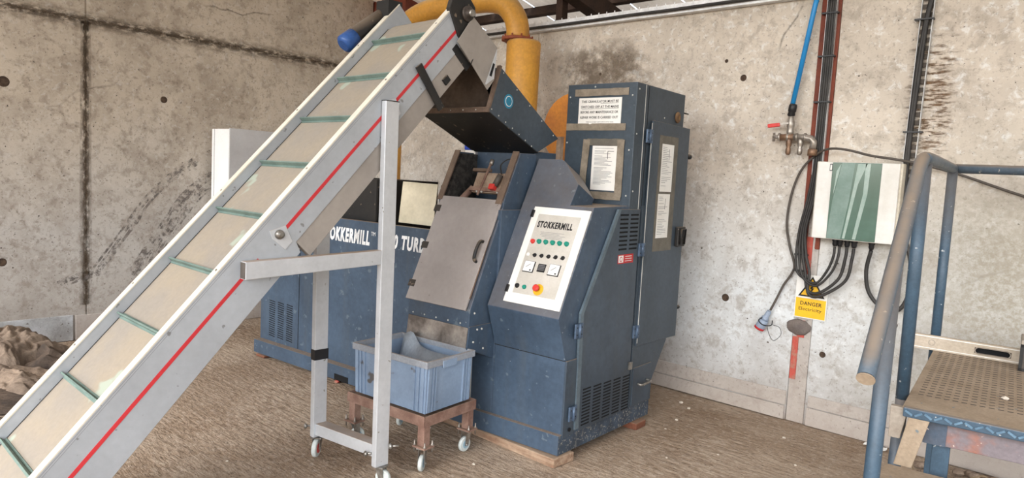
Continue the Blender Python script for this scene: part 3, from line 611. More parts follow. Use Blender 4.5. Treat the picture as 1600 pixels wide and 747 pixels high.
# things behind the tank
def mt(name, g, mat, label, cat, bev=0.):
    o = g.build(name, mat, bev=bev) if isinstance(g, MB) else g; o.location = MO; o.rotation_euler = (0,0,YM); return tag(o, label, cat)
mt('sheet_panel', MB().prism([(-1.60,.16,1.235),(-1.262,.17,1.235),(-1.262,.20,1.52),(-1.60,.19,1.525)], (0,.006,0)), 'cream sheet', 'cream metal sheet standing upright behind the lettered tank edge', 'sheet')
mt('dark_board', MB().prism([(-1.262,.23,1.0),(-1.12,.23,1.0),(-1.12,.23,1.515),(-1.262,.23,1.515)], (0,.012,0)), 'brown board', 'narrow brown board between the cream sheet and the clear lid', 'board')
bx = MB(); bx.box(-2.65,-1.78,.12,.14,1.0,1.527).box(-2.65,-1.78,.7,.72,1.0,1.527).box(-2.65,-2.63,.12,.72,1.0,1.527).box(-1.80,-1.78,.12,.72,1.0,1.527)
mt('black_bin', bx, BLK, 'open black bin standing in the tank beneath the conveyor', 'bin')
wc = empty('white_cabinet', MW((-4.32,.2,0)), YM, 'tall white sheet metal cabinet behind the conveyor at the left end', 'cabinet')
MB().box(0,.34,0,.62,1.08,1.90).build('body', 'white sheet metal', wc, bev=.006)
MB().box(.335,.35,-.01,.63,1.08,1.905).build('side_panel', M('shaded white sheet', (200,201,202), (188,188,189), rough=.6, grain=.03), wc)  # shade of the cabinet side painted in as a greyer sheet colour
MB().box(.05,.055,-.002,.0,1.1,1.9).build('panel_fold', 'soft ink', wc)
for x in (.03,.28):
    for y in (.03,.56): MB().box(x,x+.04,y,y+.04,0,1.08).build('leg', 'white sheet metal', wc)
# yellow ducting
yd = empty('yellow_duct', MW((-1.62,1.5,0)), YM, 'yellow dust extraction drum with curved duct elbow rising behind the black hopper', 'duct')
MB().lathe([(.12,.6),(.14,2.0),(.145,2.72),(.135,2.74)], (0,0,0), (0,0,1), 28).build('drum', YEL, yd)
MB().lathe([(.108,2.74),(.135,2.742),(.135,2.765),(.108,2.767)], (-.055,-.02,0), (0,0,1), 24).build('flange', 'rust red flange', yd)
for k in range(10):
    a = k*.628; MB().lathe([(.007,2.735),(.007,2.785)], (-.055+.124*math.cos(a),-.02+.124*math.sin(a),0), (0,0,1), 6).build('bolt', 'rust red flange', yd)
ep = [(-.055,-.02,2.765),(-.06,-.02,2.85),(-.10,-.02,2.95),(-.19,-.03,3.05),(-.30,-.05,3.09),(-.45,-.08,3.10),(-.8,-.12,3.09),(-1.1,-.16,3.04),(-1.28,-.18,2.94),(-1.37,-.19,2.78),(-1.38,-.20,2.6)]
MB().tube(spline(ep, 5), .098, 24).build('duct_elbow', YEL, yd)
MB().cyl((-1.38,-.20,2.62),(-1.38,-.20,0),.085,20).build('duct_leg', YEL, yd)
yf = empty('yellow_fan_housing', MW((-.92,1.25,0)), YM, 'round orange yellow fan housing half hidden behind the upright blue cabinet', 'fan')
MB().lathe([(.24,-.11),(.26,-.10),(.26,.10),(.24,.11)], (.10,0,1.97), (0,1,0), 32).build('volute', 'orange duct paint', yf)
MB().lathe([(.27,-.118),(.27,-.105),(.25,-.1)], (.10,0,1.97), (0,1,0), 32).build('rim', 'orange duct paint', yf)
MB().box(.0,.2,-.1,.1,0,1.75).build('pedestal', 'orange duct paint', yf)
bp_ = empty('filter_bowl', MW((-1.42,.62,1.2)), YM, 'small blue and clear filter bowl beside the sound foam cheek', 'filter')
MB().cyl((.10,0,.0),(.10,0,.52),.012,8).build('pipe', 'nickel', bp_)
MB().box(.05,.15,-.05,.05,.52,.575).build('collar', 'paper', bp_, bev=.004); MB().box(.04,.155,-.05,.05,.575,.635).build('cap', 'blue pot', bp_, bev=.008); MB().box(.05,.13,-.05,.05,.635,.685).build('lid', 'grey cable', bp_, bev=.006)
MB().lathe([(.028,.50),(.032,.6),(.022,.625)], (.195,0,0), (0,0,1), 14).build('bowl', M('pale blue plastic', (120,150,200), rough=.3), bp_)

# ================================================================== CONVEYOR
YC = math.radians(-1.0); CO = V((-2.77661231, 2.20578181, 0))
cv = empty('belt_conveyor', CO, YC, 'long inclined cleated belt conveyor with aluminium sides and a red stripe, feeding the hopper', 'conveyor')
m_, c_ = 1.0830, 2.1159; ang = math.atan(m_); T = V((0, math.cos(ang), math.sin(ang))); Nn = V((0, -math.sin(ang), math.cos(ang)))
def CP(x, s, h): return V((x, 0, c_))+T*s+Nn*h
def slab(g, x0, x1, s0, s1, h0, h1): return g.hexa([CP(x0,s0,h0),CP(x1,s0,h0),CP(x1,s1,h0),CP(x0,s1,h0),CP(x0,s0,h1),CP(x1,s0,h1),CP(x1,s1,h1),CP(x0,s1,h1)])
def sp_(y): return y/math.cos(ang)
S0, S1 = -2.75, .50
CW = -.635
def frame_prof(x0, x1, send): return MB().prism([CP(x0, s_, h_) for s_, h_ in ((S0,-.004),(S0,-.235),(-1.02,-.235),(-1.0,-.186),(send,-.186),(send,-.004))], (x1-x0,0,0))
rs = frame_prof(-.040, 0, S1).build('side_frame', ALU, cv, bev=.002)
slab(MB(), -.002, .0006, S0, S1, -.0135, -.0125).build('frame_groove', 'soft ink', rs); slab(MB(), -.002, .0006, S0, S1, -.0215, -.0205).build('frame_groove', 'soft ink', rs)
ls = frame_prof(CW, CW+.040, S1+.14).build('side_frame', ALU, cv, bev=.002)
slab(MB(), -.042, .001, S0, S1, -.006, .0).build('rim_strip', 'cream rim strip', rs); slab(MB(), CW-.001, CW+.042, S0, S1+.14, -.006, 0).build('rim_strip', 'cream rim strip', ls)
for s_ in (-1.32,-.72,-.10,.35): MB().lathe([(.006,0),(.004,.003)], CP(-.02,s_,.0), Nn, 8).build('screw', 'bolt steel', rs)
for s_ in (-1.85,-1.5,-.9,-.3,.25): MB().lathe([(.006,0),(.004,.003)], CP(CW+.02,s_,.0), Nn, 8).build('screw', 'bolt steel', ls)
for a, b_ in ((S0, sp_(-.795)), (sp_(-.70)+.03, sp_(-.135)-.02), (sp_(-.095), sp_(.40))): slab(MB(), -.001, .0012, a, b_, -.112, -.096).build('red_stripe', RED, rs)
slab(MB(), CW+.039, CW+.0455, S0, .47, -.054, -.0535).build('belt_gap', 'dark void', ls)
belt = slab(MB(), CW+.042, -.042, S0, .47, -.062, -.055).build('belt', BELT, cv)
g = MB(); hr = .085
prof = [(math.sin(math.pi*k/12)*hr, math.cos(math.pi*k/12)*hr) for k in range(13)]
g.prism([CP(CW+.06, .47+a, -.055-hr+b_) for a, b_ in prof], (-CW-.12, 0, 0)); g.build('belt_nose', BELT, belt)
slab(MB(), CW+.05, -.05, S0, .47, -.225, -.215).build('belt_return', BELT, cv)
for k in range(10):
    y = .262-.2225*k; s_ = y/math.cos(ang)+.02
    if k > 0 or True:
        s_ = (y*math.cos(ang)+((c_-.055/.6784+m_*y)-c_)*math.sin(ang))
        g = slab(MB(), CW+.045, -.045, s_-.004, s_+.004, -.056, -.028); slab(g, CW+.045, -.045, s_-.014, s_+.014, -.056, -.051)
        g.build('cleat', 'grey green cleat', cv, bev=.001)
# under covers
lc = slab(MB(), -.040, -.004, -1.0, S1-.05, -.285, -.186).build('lower_cover', 'dusty galvanised cover', cv, bev=.002)
slab(MB(), -.56, -.055, -.95, S1-.1, -.285, -.277).build('cover_floor', 'dusty galvanised cover', lc)
slab(MB(), -.06, -.05, -1.06, -1.0, -.24, -.2).build('end_gap', 'dark void', lc)
# head: black bearing plate, shaft
hp = MB().prism([(-.02,.30,2.462),(-.02,.335,2.575),(-.02,.41,2.575),(-.02,.485,2.50),(-.02,.49,2.43),(-.02,.405,2.30),(-.02,.37,2.33)], (.032,0,0)).build('bearing_plate', BLK, cv, bev=.004)
MB().lathe([(.042,0),(.042,.012),(.034,.016),(.020,.018),(.020,.034),(.016,.036)], (.012,.425,2.455), (1,0,0), 24).build('bearing', M('dark dusty steel', (84,76,70), (60,54,50), rough=.5, metal=.4, scale=20), hp)
MB().lathe([(.018,0),(.018,.04)], (.02,.425,2.455), (1,0,0), 16).build('shaft', 'bolt steel', hp)
MB().cyl(CP(CW+.03,.47,-.14), CP(-.03,.47,-.14), .078, 20).build('head_roller', 'bolt steel', cv)
# chute plates
cg = MB().prism([(.02,.459,2.447),(.02,.654,2.314),(.02,.640,2.134),(.02,.592,2.074),(.02,.433,2.225),(.02,.353,2.298)], (.006,0,0)).build('deflector_plate', 'dusty galvanised cover', cv, bev=.001, label='dusty grey deflector plate at the conveyor head')
MB().prism([(.027,.648,2.305),(.027,.636,2.14),(.027,.632,2.14),(.027,.575,2.10),(.027,.570,2.105)], (.003,0,0)).build('folded_lip', ALB, cg)
MB().prism([(.028,.46,2.215),(.028,.47,2.225),(.028,.455,2.19),(.028,.45,2.19)], (.002,0,0)).build('notch', 'ink', cg)
MB().prism([(.052,.575,2.15),(.052,.60,2.22),(.052,.612,2.215),(.052,.59,2.145)], (.003,0,0)).build('notch', 'dark void', cg)
ch = MB().prism([(-1.03,-.12,1.975),(-.547,-.12,1.975),(-.556,-.12,2.05),(-.655,-.12,2.20),(-.73,-.12,2.285),(-1.03,-.12,2.285)], (0,.006,0)).build('chute_back', M('stained chute steel', (112,98,86), (70,60,54), rough=.35, metal=.4, scale=3, contrast=(.35,.6)), mc)
MB().obox(V((.016,.186,2.035)), V((0,.162,-.20)), (1,0,0), V((0,.2,.162)), .130, .006, .022).build('support_bar', BLK, cv, bev=.002)
MB().obox(V((-.005,.410,2.225)), V((0,.10,-.085)), (1,0,0), V((0,.085,.1)), .075, .006, .024).build('support_bar', BLK, cv, bev=.002)
MB().obox(V((.0,.307,2.09)), T, (1,0,0), Nn, .022, .008, .018).build('small_bracket', BLK, cv, bev=.002)
# drive motor on the far side
mo = MB().tube([(-.705,.15,2.32),(-.705,.17,2.34),(-.705,.43,2.54)], [.04,.052,.052], 20).build('drive_motor', BLK, cv)
MB().tube([(-.705,.125,2.30),(-.705,.135,2.31),(-.705,.20,2.36)], [.035,.054,.055], 20).build('motor_cap', 'blue motor', mo)
MB().box(-.72,-.60,.36,.46,2.47,2.60).build('motor_mount', BLK, mo)
# stand
def post(g, a, b_, hx, hy):
    a, b_ = V(a), V(b_); g.hexa([a+V((i*hx, j*hy, 0)) for i, j in ((-1,-1),(1,-1),(1,1),(-1,1))]+[b_+V((i*hx, j*hy, 0)) for i, j in ((-1,-1),(1,-1),(1,1),(-1,1))]); return g
pa = post(MB(), (.050,-.070,.098), (.021,-.064,1.935), .018, .040).build('stand_post', ALB, cv, bev=.003)
MB().hexa([V((.001,-.104,1.935)),V((.041,-.104,1.935)),V((.041,-.024,1.935)),V((.001,-.024,1.935)),V((.001,-.104,1.938)),V((.041,-.104,1.938)),V((.041,-.024,1.938)),V((.001,-.024,1.938))]).build('end_cap', 'ink', pa)
pb = post(MB(), (-.452,-.12,.115), (-.480,-.12,1.66), .018, .040).build('stand_post', ALB, cv, bev=.003)
tp = MB(); post(tp, (-.4585,-.12,.548), (-.460,-.12,.605), .0200, .0425).build('black_tape_band', 'button black', pb)
MB().hexa([V((-.445,-.15,.128)),V((.032,-.10,.142)),V((.032,-.03,.142)),V((-.445,-.08,.128)),V((-.445,-.15,.192)),V((.032,-.10,.206)),V((.032,-.03,.206)),V((-.445,-.08,.192))]).build('lower_crossbar', ALB, cv, bev=.003)
tbar = MB().hexa([V((.004,-.802,1.106)),V((.05,-.802,1.106)),V((.05,-.024,1.136)),V((.004,-.024,1.136)),V((.004,-.802,1.183)),V((.05,-.802,1.183)),V((.05,-.024,1.206)),V((.004,-.024,1.206))]).build('upper_crossbar', ALB, cv, bev=.003)
MB().box(.006,.048,-.8035,-.8015,1.11,1.179).build('open_end', 'grey cable', tbar)
tb2 = MB().hexa([V((-.70,-.802,1.106)),V((-.655,-.802,1.106)),V((-.655,-.024,1.136)),V((-.70,-.024,1.136)),V((-.70,-.802,1.183)),V((-.655,-.802,1.183)),V((-.655,-.024,1.206)),V((-.70,-.024,1.206))]).build('upper_crossbar', ALB, cv, bev=.003)
for s_ in (sp_(-.123), sp_(-.70)):
    q = CP(.0, s_, -.098)
    br = MB().prism([q+T*-.02+Nn*.045, q+T*.05+Nn*.005, q+T*.02+Nn*-.07, q+T*-.03+Nn*-.07, q+T*-.035+Nn*.01], (.004,0,0)).build('bolt_bracket', ALB, cv, bev=.001)
    MB().lathe([(.022,.003),(.022,.010),(.018,.020),(.008,.025)], q, (1,0,0), 18).build('round_bolt', 'bolt steel', br)
def caster(par, x, y, zt, rad, wd, ang_, mats, name='caster'):
    c = bpy.data.objects.new('tmp', None)
    d = V((math.cos(ang_), math.sin(ang_), 0)); s = V((-d.y, d.x, 0)); ctr = V((x, y, rad+.001))+d*.018
    g = MB(); g.obox(V((x,y,zt-.004)), d, s, (0,0,1), .032, .030, .004)
    for q in (-1, 1): g.prism([V((x,y,zt-.008))-d*.018+s*q*(wd/2+.006), V((x,y,zt-.008))+d*.026+s*q*(wd/2+.006), ctr+d*.012+s*q*(wd/2+.006)-V((0,0,.008)), ctr-d*.014+s*q*(wd/2+.006)-V((0,0,.004))], s*.003*q)
    fk = g.build(name, 'bolt steel', par, bev=.001)
    MB().lathe([(rad*.90,-wd/2),(rad,-wd*.3),(rad,wd*.3),(rad*.90,wd/2)], ctr, s, 26).build('wheel', mats[0], fk)
    MB().lathe([(rad*.55,-wd/2-.002),(rad*.55,wd/2+.002)], ctr, s, 18).build('hub', mats[1], fk)
    MB().lathe([(.006,-wd/2-.014),(.006,wd/2+.014)], ctr, s, 8).build('axle', 'bolt steel', fk)
    return fk
caster(cv, .055, -.070, .098, .040, .026, .4, ('caster wheel white', 'caster wheel white'))
caster(cv, -.455, -.12, .112, .050, .026, -.9, ('caster wheel white', 'button red'))
for x, y, z in ((-.49,-.17,.17),(.01,-.125,.16),(.09,-.03,.20)):
    MB().cyl((x+.02,y+.03,z),(x,y,z),.006,8).build('clamp_screw', 'bolt steel', cv); MB().lathe([(.012,0),(.016,.006),(.010,.014)], (x,y,z), (-.4,-.9,0), 12).build('clamp_knob', 'bolt steel', cv)
# tail of the conveyor down to the floor (below the frame edge)
for x in (CW-.002, -.032): post(MB(), (x+.017,-1.55,0), (x+.017,-1.55,.36), .017, .03).build('tail_leg', ALB, cv)

# ================================================================== CRATE AND CART
yaw2 = YM+math.radians(2.5)
cc = V((-.768,-.43,0)); CC = MW(cc)
ct = empty('wheeled_cart', CC, yaw2, 'low rusty brown steel cart on four casters under the plastic crate', 'cart')
a, b_ = .31, .215
for (x0,x1,y0,y1) in ((-a,a,-b_,-b_+.006),(-a,a,b_-.006,b_),(-a,-a+.006,-b_,b_),(a-.006,a,-b_,b_)): MB().box(x0,x1,y0,y1,.248,.306).build('frame_rail', RUST, ct, bev=.001)
MB().box(-a+.004,a-.004,-b_+.004,b_-.004,.280,.286).build('deck', RUST, ct)
first = None
for i, j in ((1,-1),(1,1),(-1,-1),(-1,1)):
    x, y = i*(a-.033), j*(b_-.033)
    lg = MB().box(x-.024,x+.024,y-.024,y+.024,.137,.28).build('leg', RUST, ct, bev=.003)
    MB().box(x-.045,x+.045,y-.04,y+.04,.128,.137).build('caster_plate', RUST, lg)
    for p, q in ((-.037,-.03),(.037,-.03),(.037,.03),(-.037,.03)):
        MB().lathe([(.004,.10),(.004,.165)], (x+p,y+q,0), (0,0,1), 8).build('stud', 'nickel', lg); MB().lathe([(.008,.137),(.008,.146)], (x+p,y+q,0), (0,0,1), 6).build('nut', 'nickel', lg)
    caster(ct, x, y, .128, .044, .022, {(1,-1):-1.1,(1,1):-1.6,(-1,-1):1.2,(-1,1):2.}[(i,j)], ('caster wheel white','caster hub'))
cr = empty('plastic_crate', CC+V((0,0,.307)), yaw2, 'open grey blue plastic stacking crate standing on the rusty cart', 'crate')
A, B_, Hh = .297, .200, .290; ta, tb_ = .285, .188
g = MB()
o_ = [(-ta,-tb_),(ta,-tb_),(ta,tb_),(-ta,tb_)]
out = [(x*.975,y*.97,0) for x,y in o_]+[(x,y,Hh-.03) for x,y in o_]; inn = [(x*.965,y*.95,.006) for x,y in o_]+[(x*.985,y*.978,Hh-.03) for x,y in o_]
fs = [(0,3,2,1),(8,9,10,11)]
for k in range(4): n_ = (k+1) % 4; fs += [(k,n_,4+n_,4+k),(8+k,12+k,12+n_,8+n_),(4+k,4+n_,12+n_,12+k)]
g.add(out+inn, fs); body_c = g.build('tub', CRT, cr)
g = MB()
for (x0,x1,y0,y1) in ((-A,A,-B_,-B_+.016),(-A,A,B_-.016,B_),(-A,-A+.016,-B_+.016,B_-.016),(A-.016,A,-B_+.016,B_-.016)): g.box(x0,x1,y0,y1,Hh-.038,Hh)
g.build('rim', M('dusty crate rim', (150,156,164), (136,140,146), rough=.6, scale=6, dust=.5), cr, bev=.003)
for sx in (-1,1):
    for d in (.262,.232,.20):
        w_ = .010 if d > .25 else .006
        for sy in (-1,1): MB().hexa([(sx*d*.975-w_,sy*tb_*.965,0.004),(sx*d*.975+w_,sy*tb_*.965,0.004),(sx*d*.975+w_,sy*(tb_*.975+.008),0.004),(sx*d*.975-w_,sy*(tb_*.975+.008),0.004),(sx*d-w_,sy*tb_*.99,Hh-.036),(sx*d+w_,sy*tb_*.99,Hh-.036),(sx*d+w_,sy*(tb_+.008),Hh-.036),(sx*d-w_,sy*(tb_+.008),Hh-.036)]).build('rib', CRT, cr)
    for d in (.165,.135,.115):
        w_ = .010 if d > .15 else .005
        for sy in (-1,1): MB().hexa([(sx*ta*.965,sy*d-w_,.004),(sx*(ta*.975+.008),sy*d-w_,.004),(sx*(ta*.975+.008),sy*d+w_,.004),(sx*ta*.965,sy*d+w_,.004),(sx*ta*.99,sy*d-w_,Hh-.036),(sx*(ta+.008),sy*d-w_,Hh-.036),(sx*(ta+.008),sy*d+w_,Hh-.036),(sx*ta*.99,sy*d+w_,Hh-.036)]).build('rib', CRT, cr)
MB().box(A-.004,A+.003,-.075,.04,Hh-.055,Hh-.012).build('grip', CRT, cr, bev=.003)
# curved liner inside and granulate
g = MB(); vs = []; NN = 20
for i in range(NN+1):
    t_ = i/NN; x = -.24+.50*t_
    y = .13-.05*math.sin(t_*3.1)+.012*math.sin(9*t_)
    vs += [(x, y-.16*(1-t_)*.3-.05, .03), (x, y, .18), (x, min(.165, y+.045), .275+.05*math.exp(-((t_-.12)/.12)**2)-.05*t_)]
g.add(vs, [(3*i+k, 3*i+k+1, 3*i+k+4, 3*i+k+3) for i in range(NN) for k in range(2)], True)
lnr = g.build('plastic_liner', M('grey liner', (150,160,170), (118,124,130), rough=.3, scale=4)); lnr.location = cr.location; lnr.rotation_euler = (0,0,yaw2)
sm_ = lnr.modifiers.new('thick', 'SOLIDIFY'); sm_.thickness = .002
tag(lnr, 'grey plastic liner sheet curling up inside the crate', 'liner')
g = MB(); n1 = 22; vs = []
for j in range(n1+1):
    for i in range(n1+1):
        x = -.265+.53*i/n1; y = -.172+.344*j/n1; vs.append((x, y, .05+.02*noise.noise(V((x*9,y*9,1)))+.008*noise.noise(V((x*40,y*40,5)))))
g.add(vs, [(j*(n1+1)+i, j*(n1+1)+i+1, (j+1)*(n1+1)+i+1, (j+1)*(n1+1)+i) for j in range(n1) for i in range(n1)])
gr = g.build('granulate', M('dark granulate', (52,46,42), (80,68,58), rough=.9, scale=60)); gr.location = cr.location; gr.rotation_euler = (0,0,yaw2)
tag(gr, 'dark granulate lying in the bottom of the plastic crate', 'granulate', kind='stuff')

# ================================================================== WALL FITTINGS
# steel column with red oxide flanges
sc_ = empty('steel_column', (-1.62, WY, 0), 0, 'red oxide steel column let into the back wall behind the black cable bundle', 'column')
for a, b_ in ((-.058,-.018),(.038,.066)): MB().box(a, b_, -.012, .004, 1.22, 2.9).build('flange', 'red oxide steel', sc_, bev=.002)
MB().box(-.020,.02,-.004,.004,.95,1.30).build('red_paint_patch', 'faded red paint', sc_)
MB().box(-.056,-.016,-.004,.004,.30,.60).build('red_paint_patch', 'faded red paint', sc_)
MB().box(-.030,.018,-.004,.004,.60,.72).build('red_paint_patch', 'faded red paint', sc_)
# vertical trays
def vtray(x, z0, z1, wdt, label, tilt=0.):
    t = empty('cable_tray', (x, WY-.014, z0), 0, label, 'cable tray'); t.rotation_euler = (0, tilt, 0)
    for s in (-1,1): MB().box(s*wdt/2-.0015, s*wdt/2+.0015, -.028, .0, 0, z1-z0).build('side_rail', 'galvanised', t)
    g = MB(); n_ = int((z1-z0)/.05)
    for k in range(n_): g.box(-wdt/2, wdt/2, -.003, .0, k*.05, k*.05+.028)
    g.build('tray_bed', 'tray shade', t, kind='stuff'); return t
vtray(-1.605, 1.55, 2.9, .060, 'vertical galvanised cable tray on the red oxide column')
vtray(-1.075, .95, 2.9, .066, 'vertical perforated cable tray right of the white switch box', .016)
def cable(name, pts, rad, mat, label, cat='cable', group=None, n=8, sub=8):
    g = MB().tube(spline(pts, sub), rad, n); o = g.build(name, mat); return tag(o, label, cat, group)
bcol = 'bundle of black cables on the red oxide column'
ends = [(-1.435,1.285),(-1.405,1.285),(-1.360,1.285),(-1.318,1.285),(-1.372,1.285)]
zlow = [1.0, .985, .935, .915]
for k in range(4):
    x = -1.626+.014*k; ex_, ez_ = ends[k]; y = WY-.034-.003*(k % 2); zl = zlow[k]-.0
    cable('supply_cable', [(x,y,2.89),(x+.002,y,2.4),(x-.002,y,2.0),(x-.005,y,1.75),(x-.022,y-.01,1.55),(x-.055,y-.012,1.35),(x-.062+.008*k,y-.014,1.18),(x-.045+.014*k,y-.018,1.06),(-1.60+.006*k,y-.026,zl+.01),(-1.53+.01*k,y-.032,zl),(ex_-.035,y-.036,zl+.09+.01*k),(ex_-.004,y-.040,ez_-.10),(ex_,WY-.075,ez_-.03)],
          .0085 if k < 2 else .0105, CAB, ('first','second','third','fourth')[k]+' black cable from the left entering the underside of the white switch box', group=None)
for z, wh in ((2.78,'topmost, just under the frame top'),(2.50,'second from the top'),(2.2,'level with the air valve coupling'),(1.17,'just left of the switch box underside'),(1.06,'lowest, beside the danger sign')): 
    tag(MB().box(-1.665 if z > 1.5 else -1.70,-1.56 if z > 1.5 else -1.615,WY-.052,WY-.016,z,z+.010).build('cable_tie', 'button black'), 'black cable tie around the left cable bundle, '+wh, 'cable tie', 'cable ties on the left bundle')
cable('loop_cable', [(-1.215,WY-.075,1.255),(-1.235,WY-.06,1.12),(-1.21,WY-.045,.98),(-1.12,WY-.04,.89),(-1.03,WY-.04,.90),(-.985,WY-.04,1.02),(-.995,WY-.035,1.2),(-1.055,WY-.034,1.45),(-1.070,WY-.034,1.9),(-1.055,WY-.034,2.4),(-1.040,WY-.034,2.72),(-1.0,WY-.034,2.89)], .0125, CAB, 'thick black cable looping from the switch box up the right hand tray')
cable('tray_cable', [(-1.085,WY-.034,1.0),(-1.085,WY-.034,1.5),(-1.075,WY-.034,2.2),(-1.058,WY-.034,2.6),(-1.02,WY-.034,2.9)], .012, CAB, 'black cable clipped straight down the right hand tray')
for z, wh in ((2.68,'upper'),(2.0,'lower')): tag(MB().box(-1.11,-1.005,WY-.052,WY-.016,z,z+.009).build('cable_tie', 'button black'), wh+' black cable tie across the right hand cable tray', 'cable tie', 'cable ties on the right tray')
# switch box
sb = empty('switch_box', (-1.326, WY-.14, 1.308), 0, 'white wall mounted switch box with a green tinted window', 'switch box')
W2 = .244
MB().box(-W2-.01, W2+.012, .02, .14, .0, .50).build('housing', M('beige plastic', (204,198,182), (186,178,160), rough=.5, scale=4), sb, bev=.006)
MB().box(-W2, W2, 0, .024, -.002, .498).build('cover', 'white plastic', sb, bev=.006)
wn_ = MB().box(-.148, .143, -.006, .003, .003, .495).build('window', 'smoked green window', sb, bev=.002, label='green tinted translucent window')
MB().prism([(-.146,-.0062,.005),(-.060,-.0062,.005),(-.030,-.0062,.25),(-.012,-.0062,.493),(-.09,-.0062,.493),(-.13,-.0062,.25)], (0,.0004,0)).build('reflection_patch', 'window reflection', wn_)  # broad reflection on the left of the window, painted as paler colour
MB().prism([(-.05,-.0065,.01),(-.035,-.0065,.01),(.015,-.0065,.36),(.06,-.0065,.49),(.005,-.0065,.49),(-.01,-.0065,.34)], (0,.001,0)).build('reflection_streak', 'window reflection streak', wn_)  # slanting reflection streaks across the window, painted as pale strips
MB().prism([(.01,-.0065,.01),(.03,-.0065,.01),(.075,-.0065,.30),(.08,-.0065,.49),(.05,-.0065,.49),(.05,-.0065,.30)], (0,.001,0)).build('reflection_streak', 'window reflection streak', wn_)
MB().prism([(-.13,-.0065,.28),(-.11,-.0065,.40),(-.095,-.0065,.49),(-.12,-.0065,.44)], (0,.001,0)).build('reflection_streak', 'window reflection streak', wn_)
MB().box(-.165,-.148,-.003,.001,.44,.485).build('latch', 'button black', sb); MB().box(-.162,-.151,-.004,-.002,.446,.479).build('latch_label', 'paper', sb)
for k, (x, z) in enumerate(ends[:4]+[(-1.215,1.285)]):
    MB().lathe([(.020,.0),(.020,-.012),(.015,-.018),(.017,-.034),(.012,-.048)] if False else [(.012,-.05),(.017,-.034),(.016,-.020),(.020,-.014),(.020,.002)], (x+1.326, .065, 0), (0,0,1), 12).build('cable_gland', 'button black', sb)
# long grey cable
cable('flex_cable', [(.25,WY-.03,1.47),(-.2,WY-.03,1.58),(-.47,WY-.03,1.645),(-.79,WY-.05,1.755),(-1.0,WY-.09,1.81),(-1.11,WY-.15,1.83),(-1.25,WY-.16,1.85),(-1.40,WY-.15,1.885),(-1.53,WY-.10,1.89),(-1.63,WY-.055,1.84),(-1.715,WY-.03,1.74),(-1.765,WY-.022,1.58),(-1.78,WY-.02,1.38),(-1.745,WY-.02,1.22),(-1.70,WY-.03,1.10),(-1.715,WY-.03,1.03),(-1.76,WY-.03,.95),(-1.80,WY-.04,.84),(-1.83,WY-.05,.76)], .0078, 'grey cable', 'thin grey brown cable looping over the switch box down to the grey plug')
pg = empty('power_plug', (-1.835, WY-.05, .755), 0, 'grey industrial plug with red rim hanging on a cable below the valve', 'plug')
ax = V((-.42,.0,-.9)).normalized()
MB().lathe([(.013,0),(.017,.01),(.019,.05),(.026,.058),(.026,.075)], (0,0,0), ax, 16).build('plug_grip', 'plug grey', pg)
MB().lathe([(.028,.075),(.033,.08),(.034,.145),(.030,.15)], (0,0,0), ax, 20).build('plug_body', 'plug grey', pg); MB().lathe([(.036,.138),(.036,.152),(.030,.155)], (0,0,0), ax, 20).build('red_ring', 'sticker red', pg)
MB().tube(spline([(-.035,-.02,-.05),(-.06,-.03,-.075),(-.02,-.04,-.10),(.03,-.03,-.095),(.035,-.02,-.06)],5), .004, 6).build('strap', 'button black', pg)
MB().tube(spline([(.03,-.02,-.09),(.085,-.02,-.10),(.10,-.02,-.15),(.055,-.02,-.20),(.02,-.02,-.165),(.0,-.02,-.11)],6), .0018, 5).build('thin_wire', 'ink', pg)
# danger sign
ds = empty('danger_sign', (-1.68, WY-.010, .740), 0, 'white and yellow danger electricity sign on the column', 'sign')
MB().box(0,.212,-.003,.0,0,.302).build('plate', 'paper', ds)
MB().box(.006,.206,-.0036,-.0028,.006,.138).build('yellow_field', 'sign yellow', ds)
MB().prism([(.018,-.0036,.150),(.194,-.0036,.150),(.106,-.0036,.292)], (0,.0008,0)).build('triangle_border', 'ink', ds)
MB().prism([(.036,-.0044,.160),(.176,-.0044,.160),(.106,-.0044,.273)], (0,.0008,0)).build('triangle_field', 'sign yellow', ds)
MB().prism([(.114,-.0052,.245),(.092,-.0052,.205),(.104,-.0052,.207),(.098,-.0052,.182),(.094,-.0052,.184),(.103,-.0052,.166),(.110,-.0052,.187),(.105,-.0052,.185),(.122,-.0052,.214),(.110,-.0052,.212),(.124,-.0052,.245)], (0,.0008,0)).build('lightning_bolt', 'ink', ds)
text('DANGER', MATS['ink'], ds, (.038,-.0037,.090), (1,0,0), (0,0,1), .142, .026, bold=.012); text('Electricity', MATS['ink'], ds, (.030,-.0037,.046), (1,0,0), (0,0,1), .152, .030)
# mortar blob
g = MB(); vs = []; n1, n2 = 18, 9
for j in range(n2+1):
    for i in range(n1):
        a = 2*math.pi*i/n1; e = math.pi/2*j/n2; rr = math.cos(e); v = V((math.cos(a)*rr*.085, -math.sin(e)*.035, math.sin(a)*rr*.055)); v *= 1+.25*noise.noise(v*22); vs.append(v)
g.add(vs, [(j*n1+i, j*n1+(i+1) % n1, (j+1)*n1+(i+1) % n1, (j+1)*n1+i) for j in range(n2) for i in range(n1)], True)
o = g.build('mortar_lump', 'mortar blob'); o.location = (-1.638, WY-.0, .668); tag(o, 'grey brown lump of mortar stuck on the column under the danger sign', 'mortar')
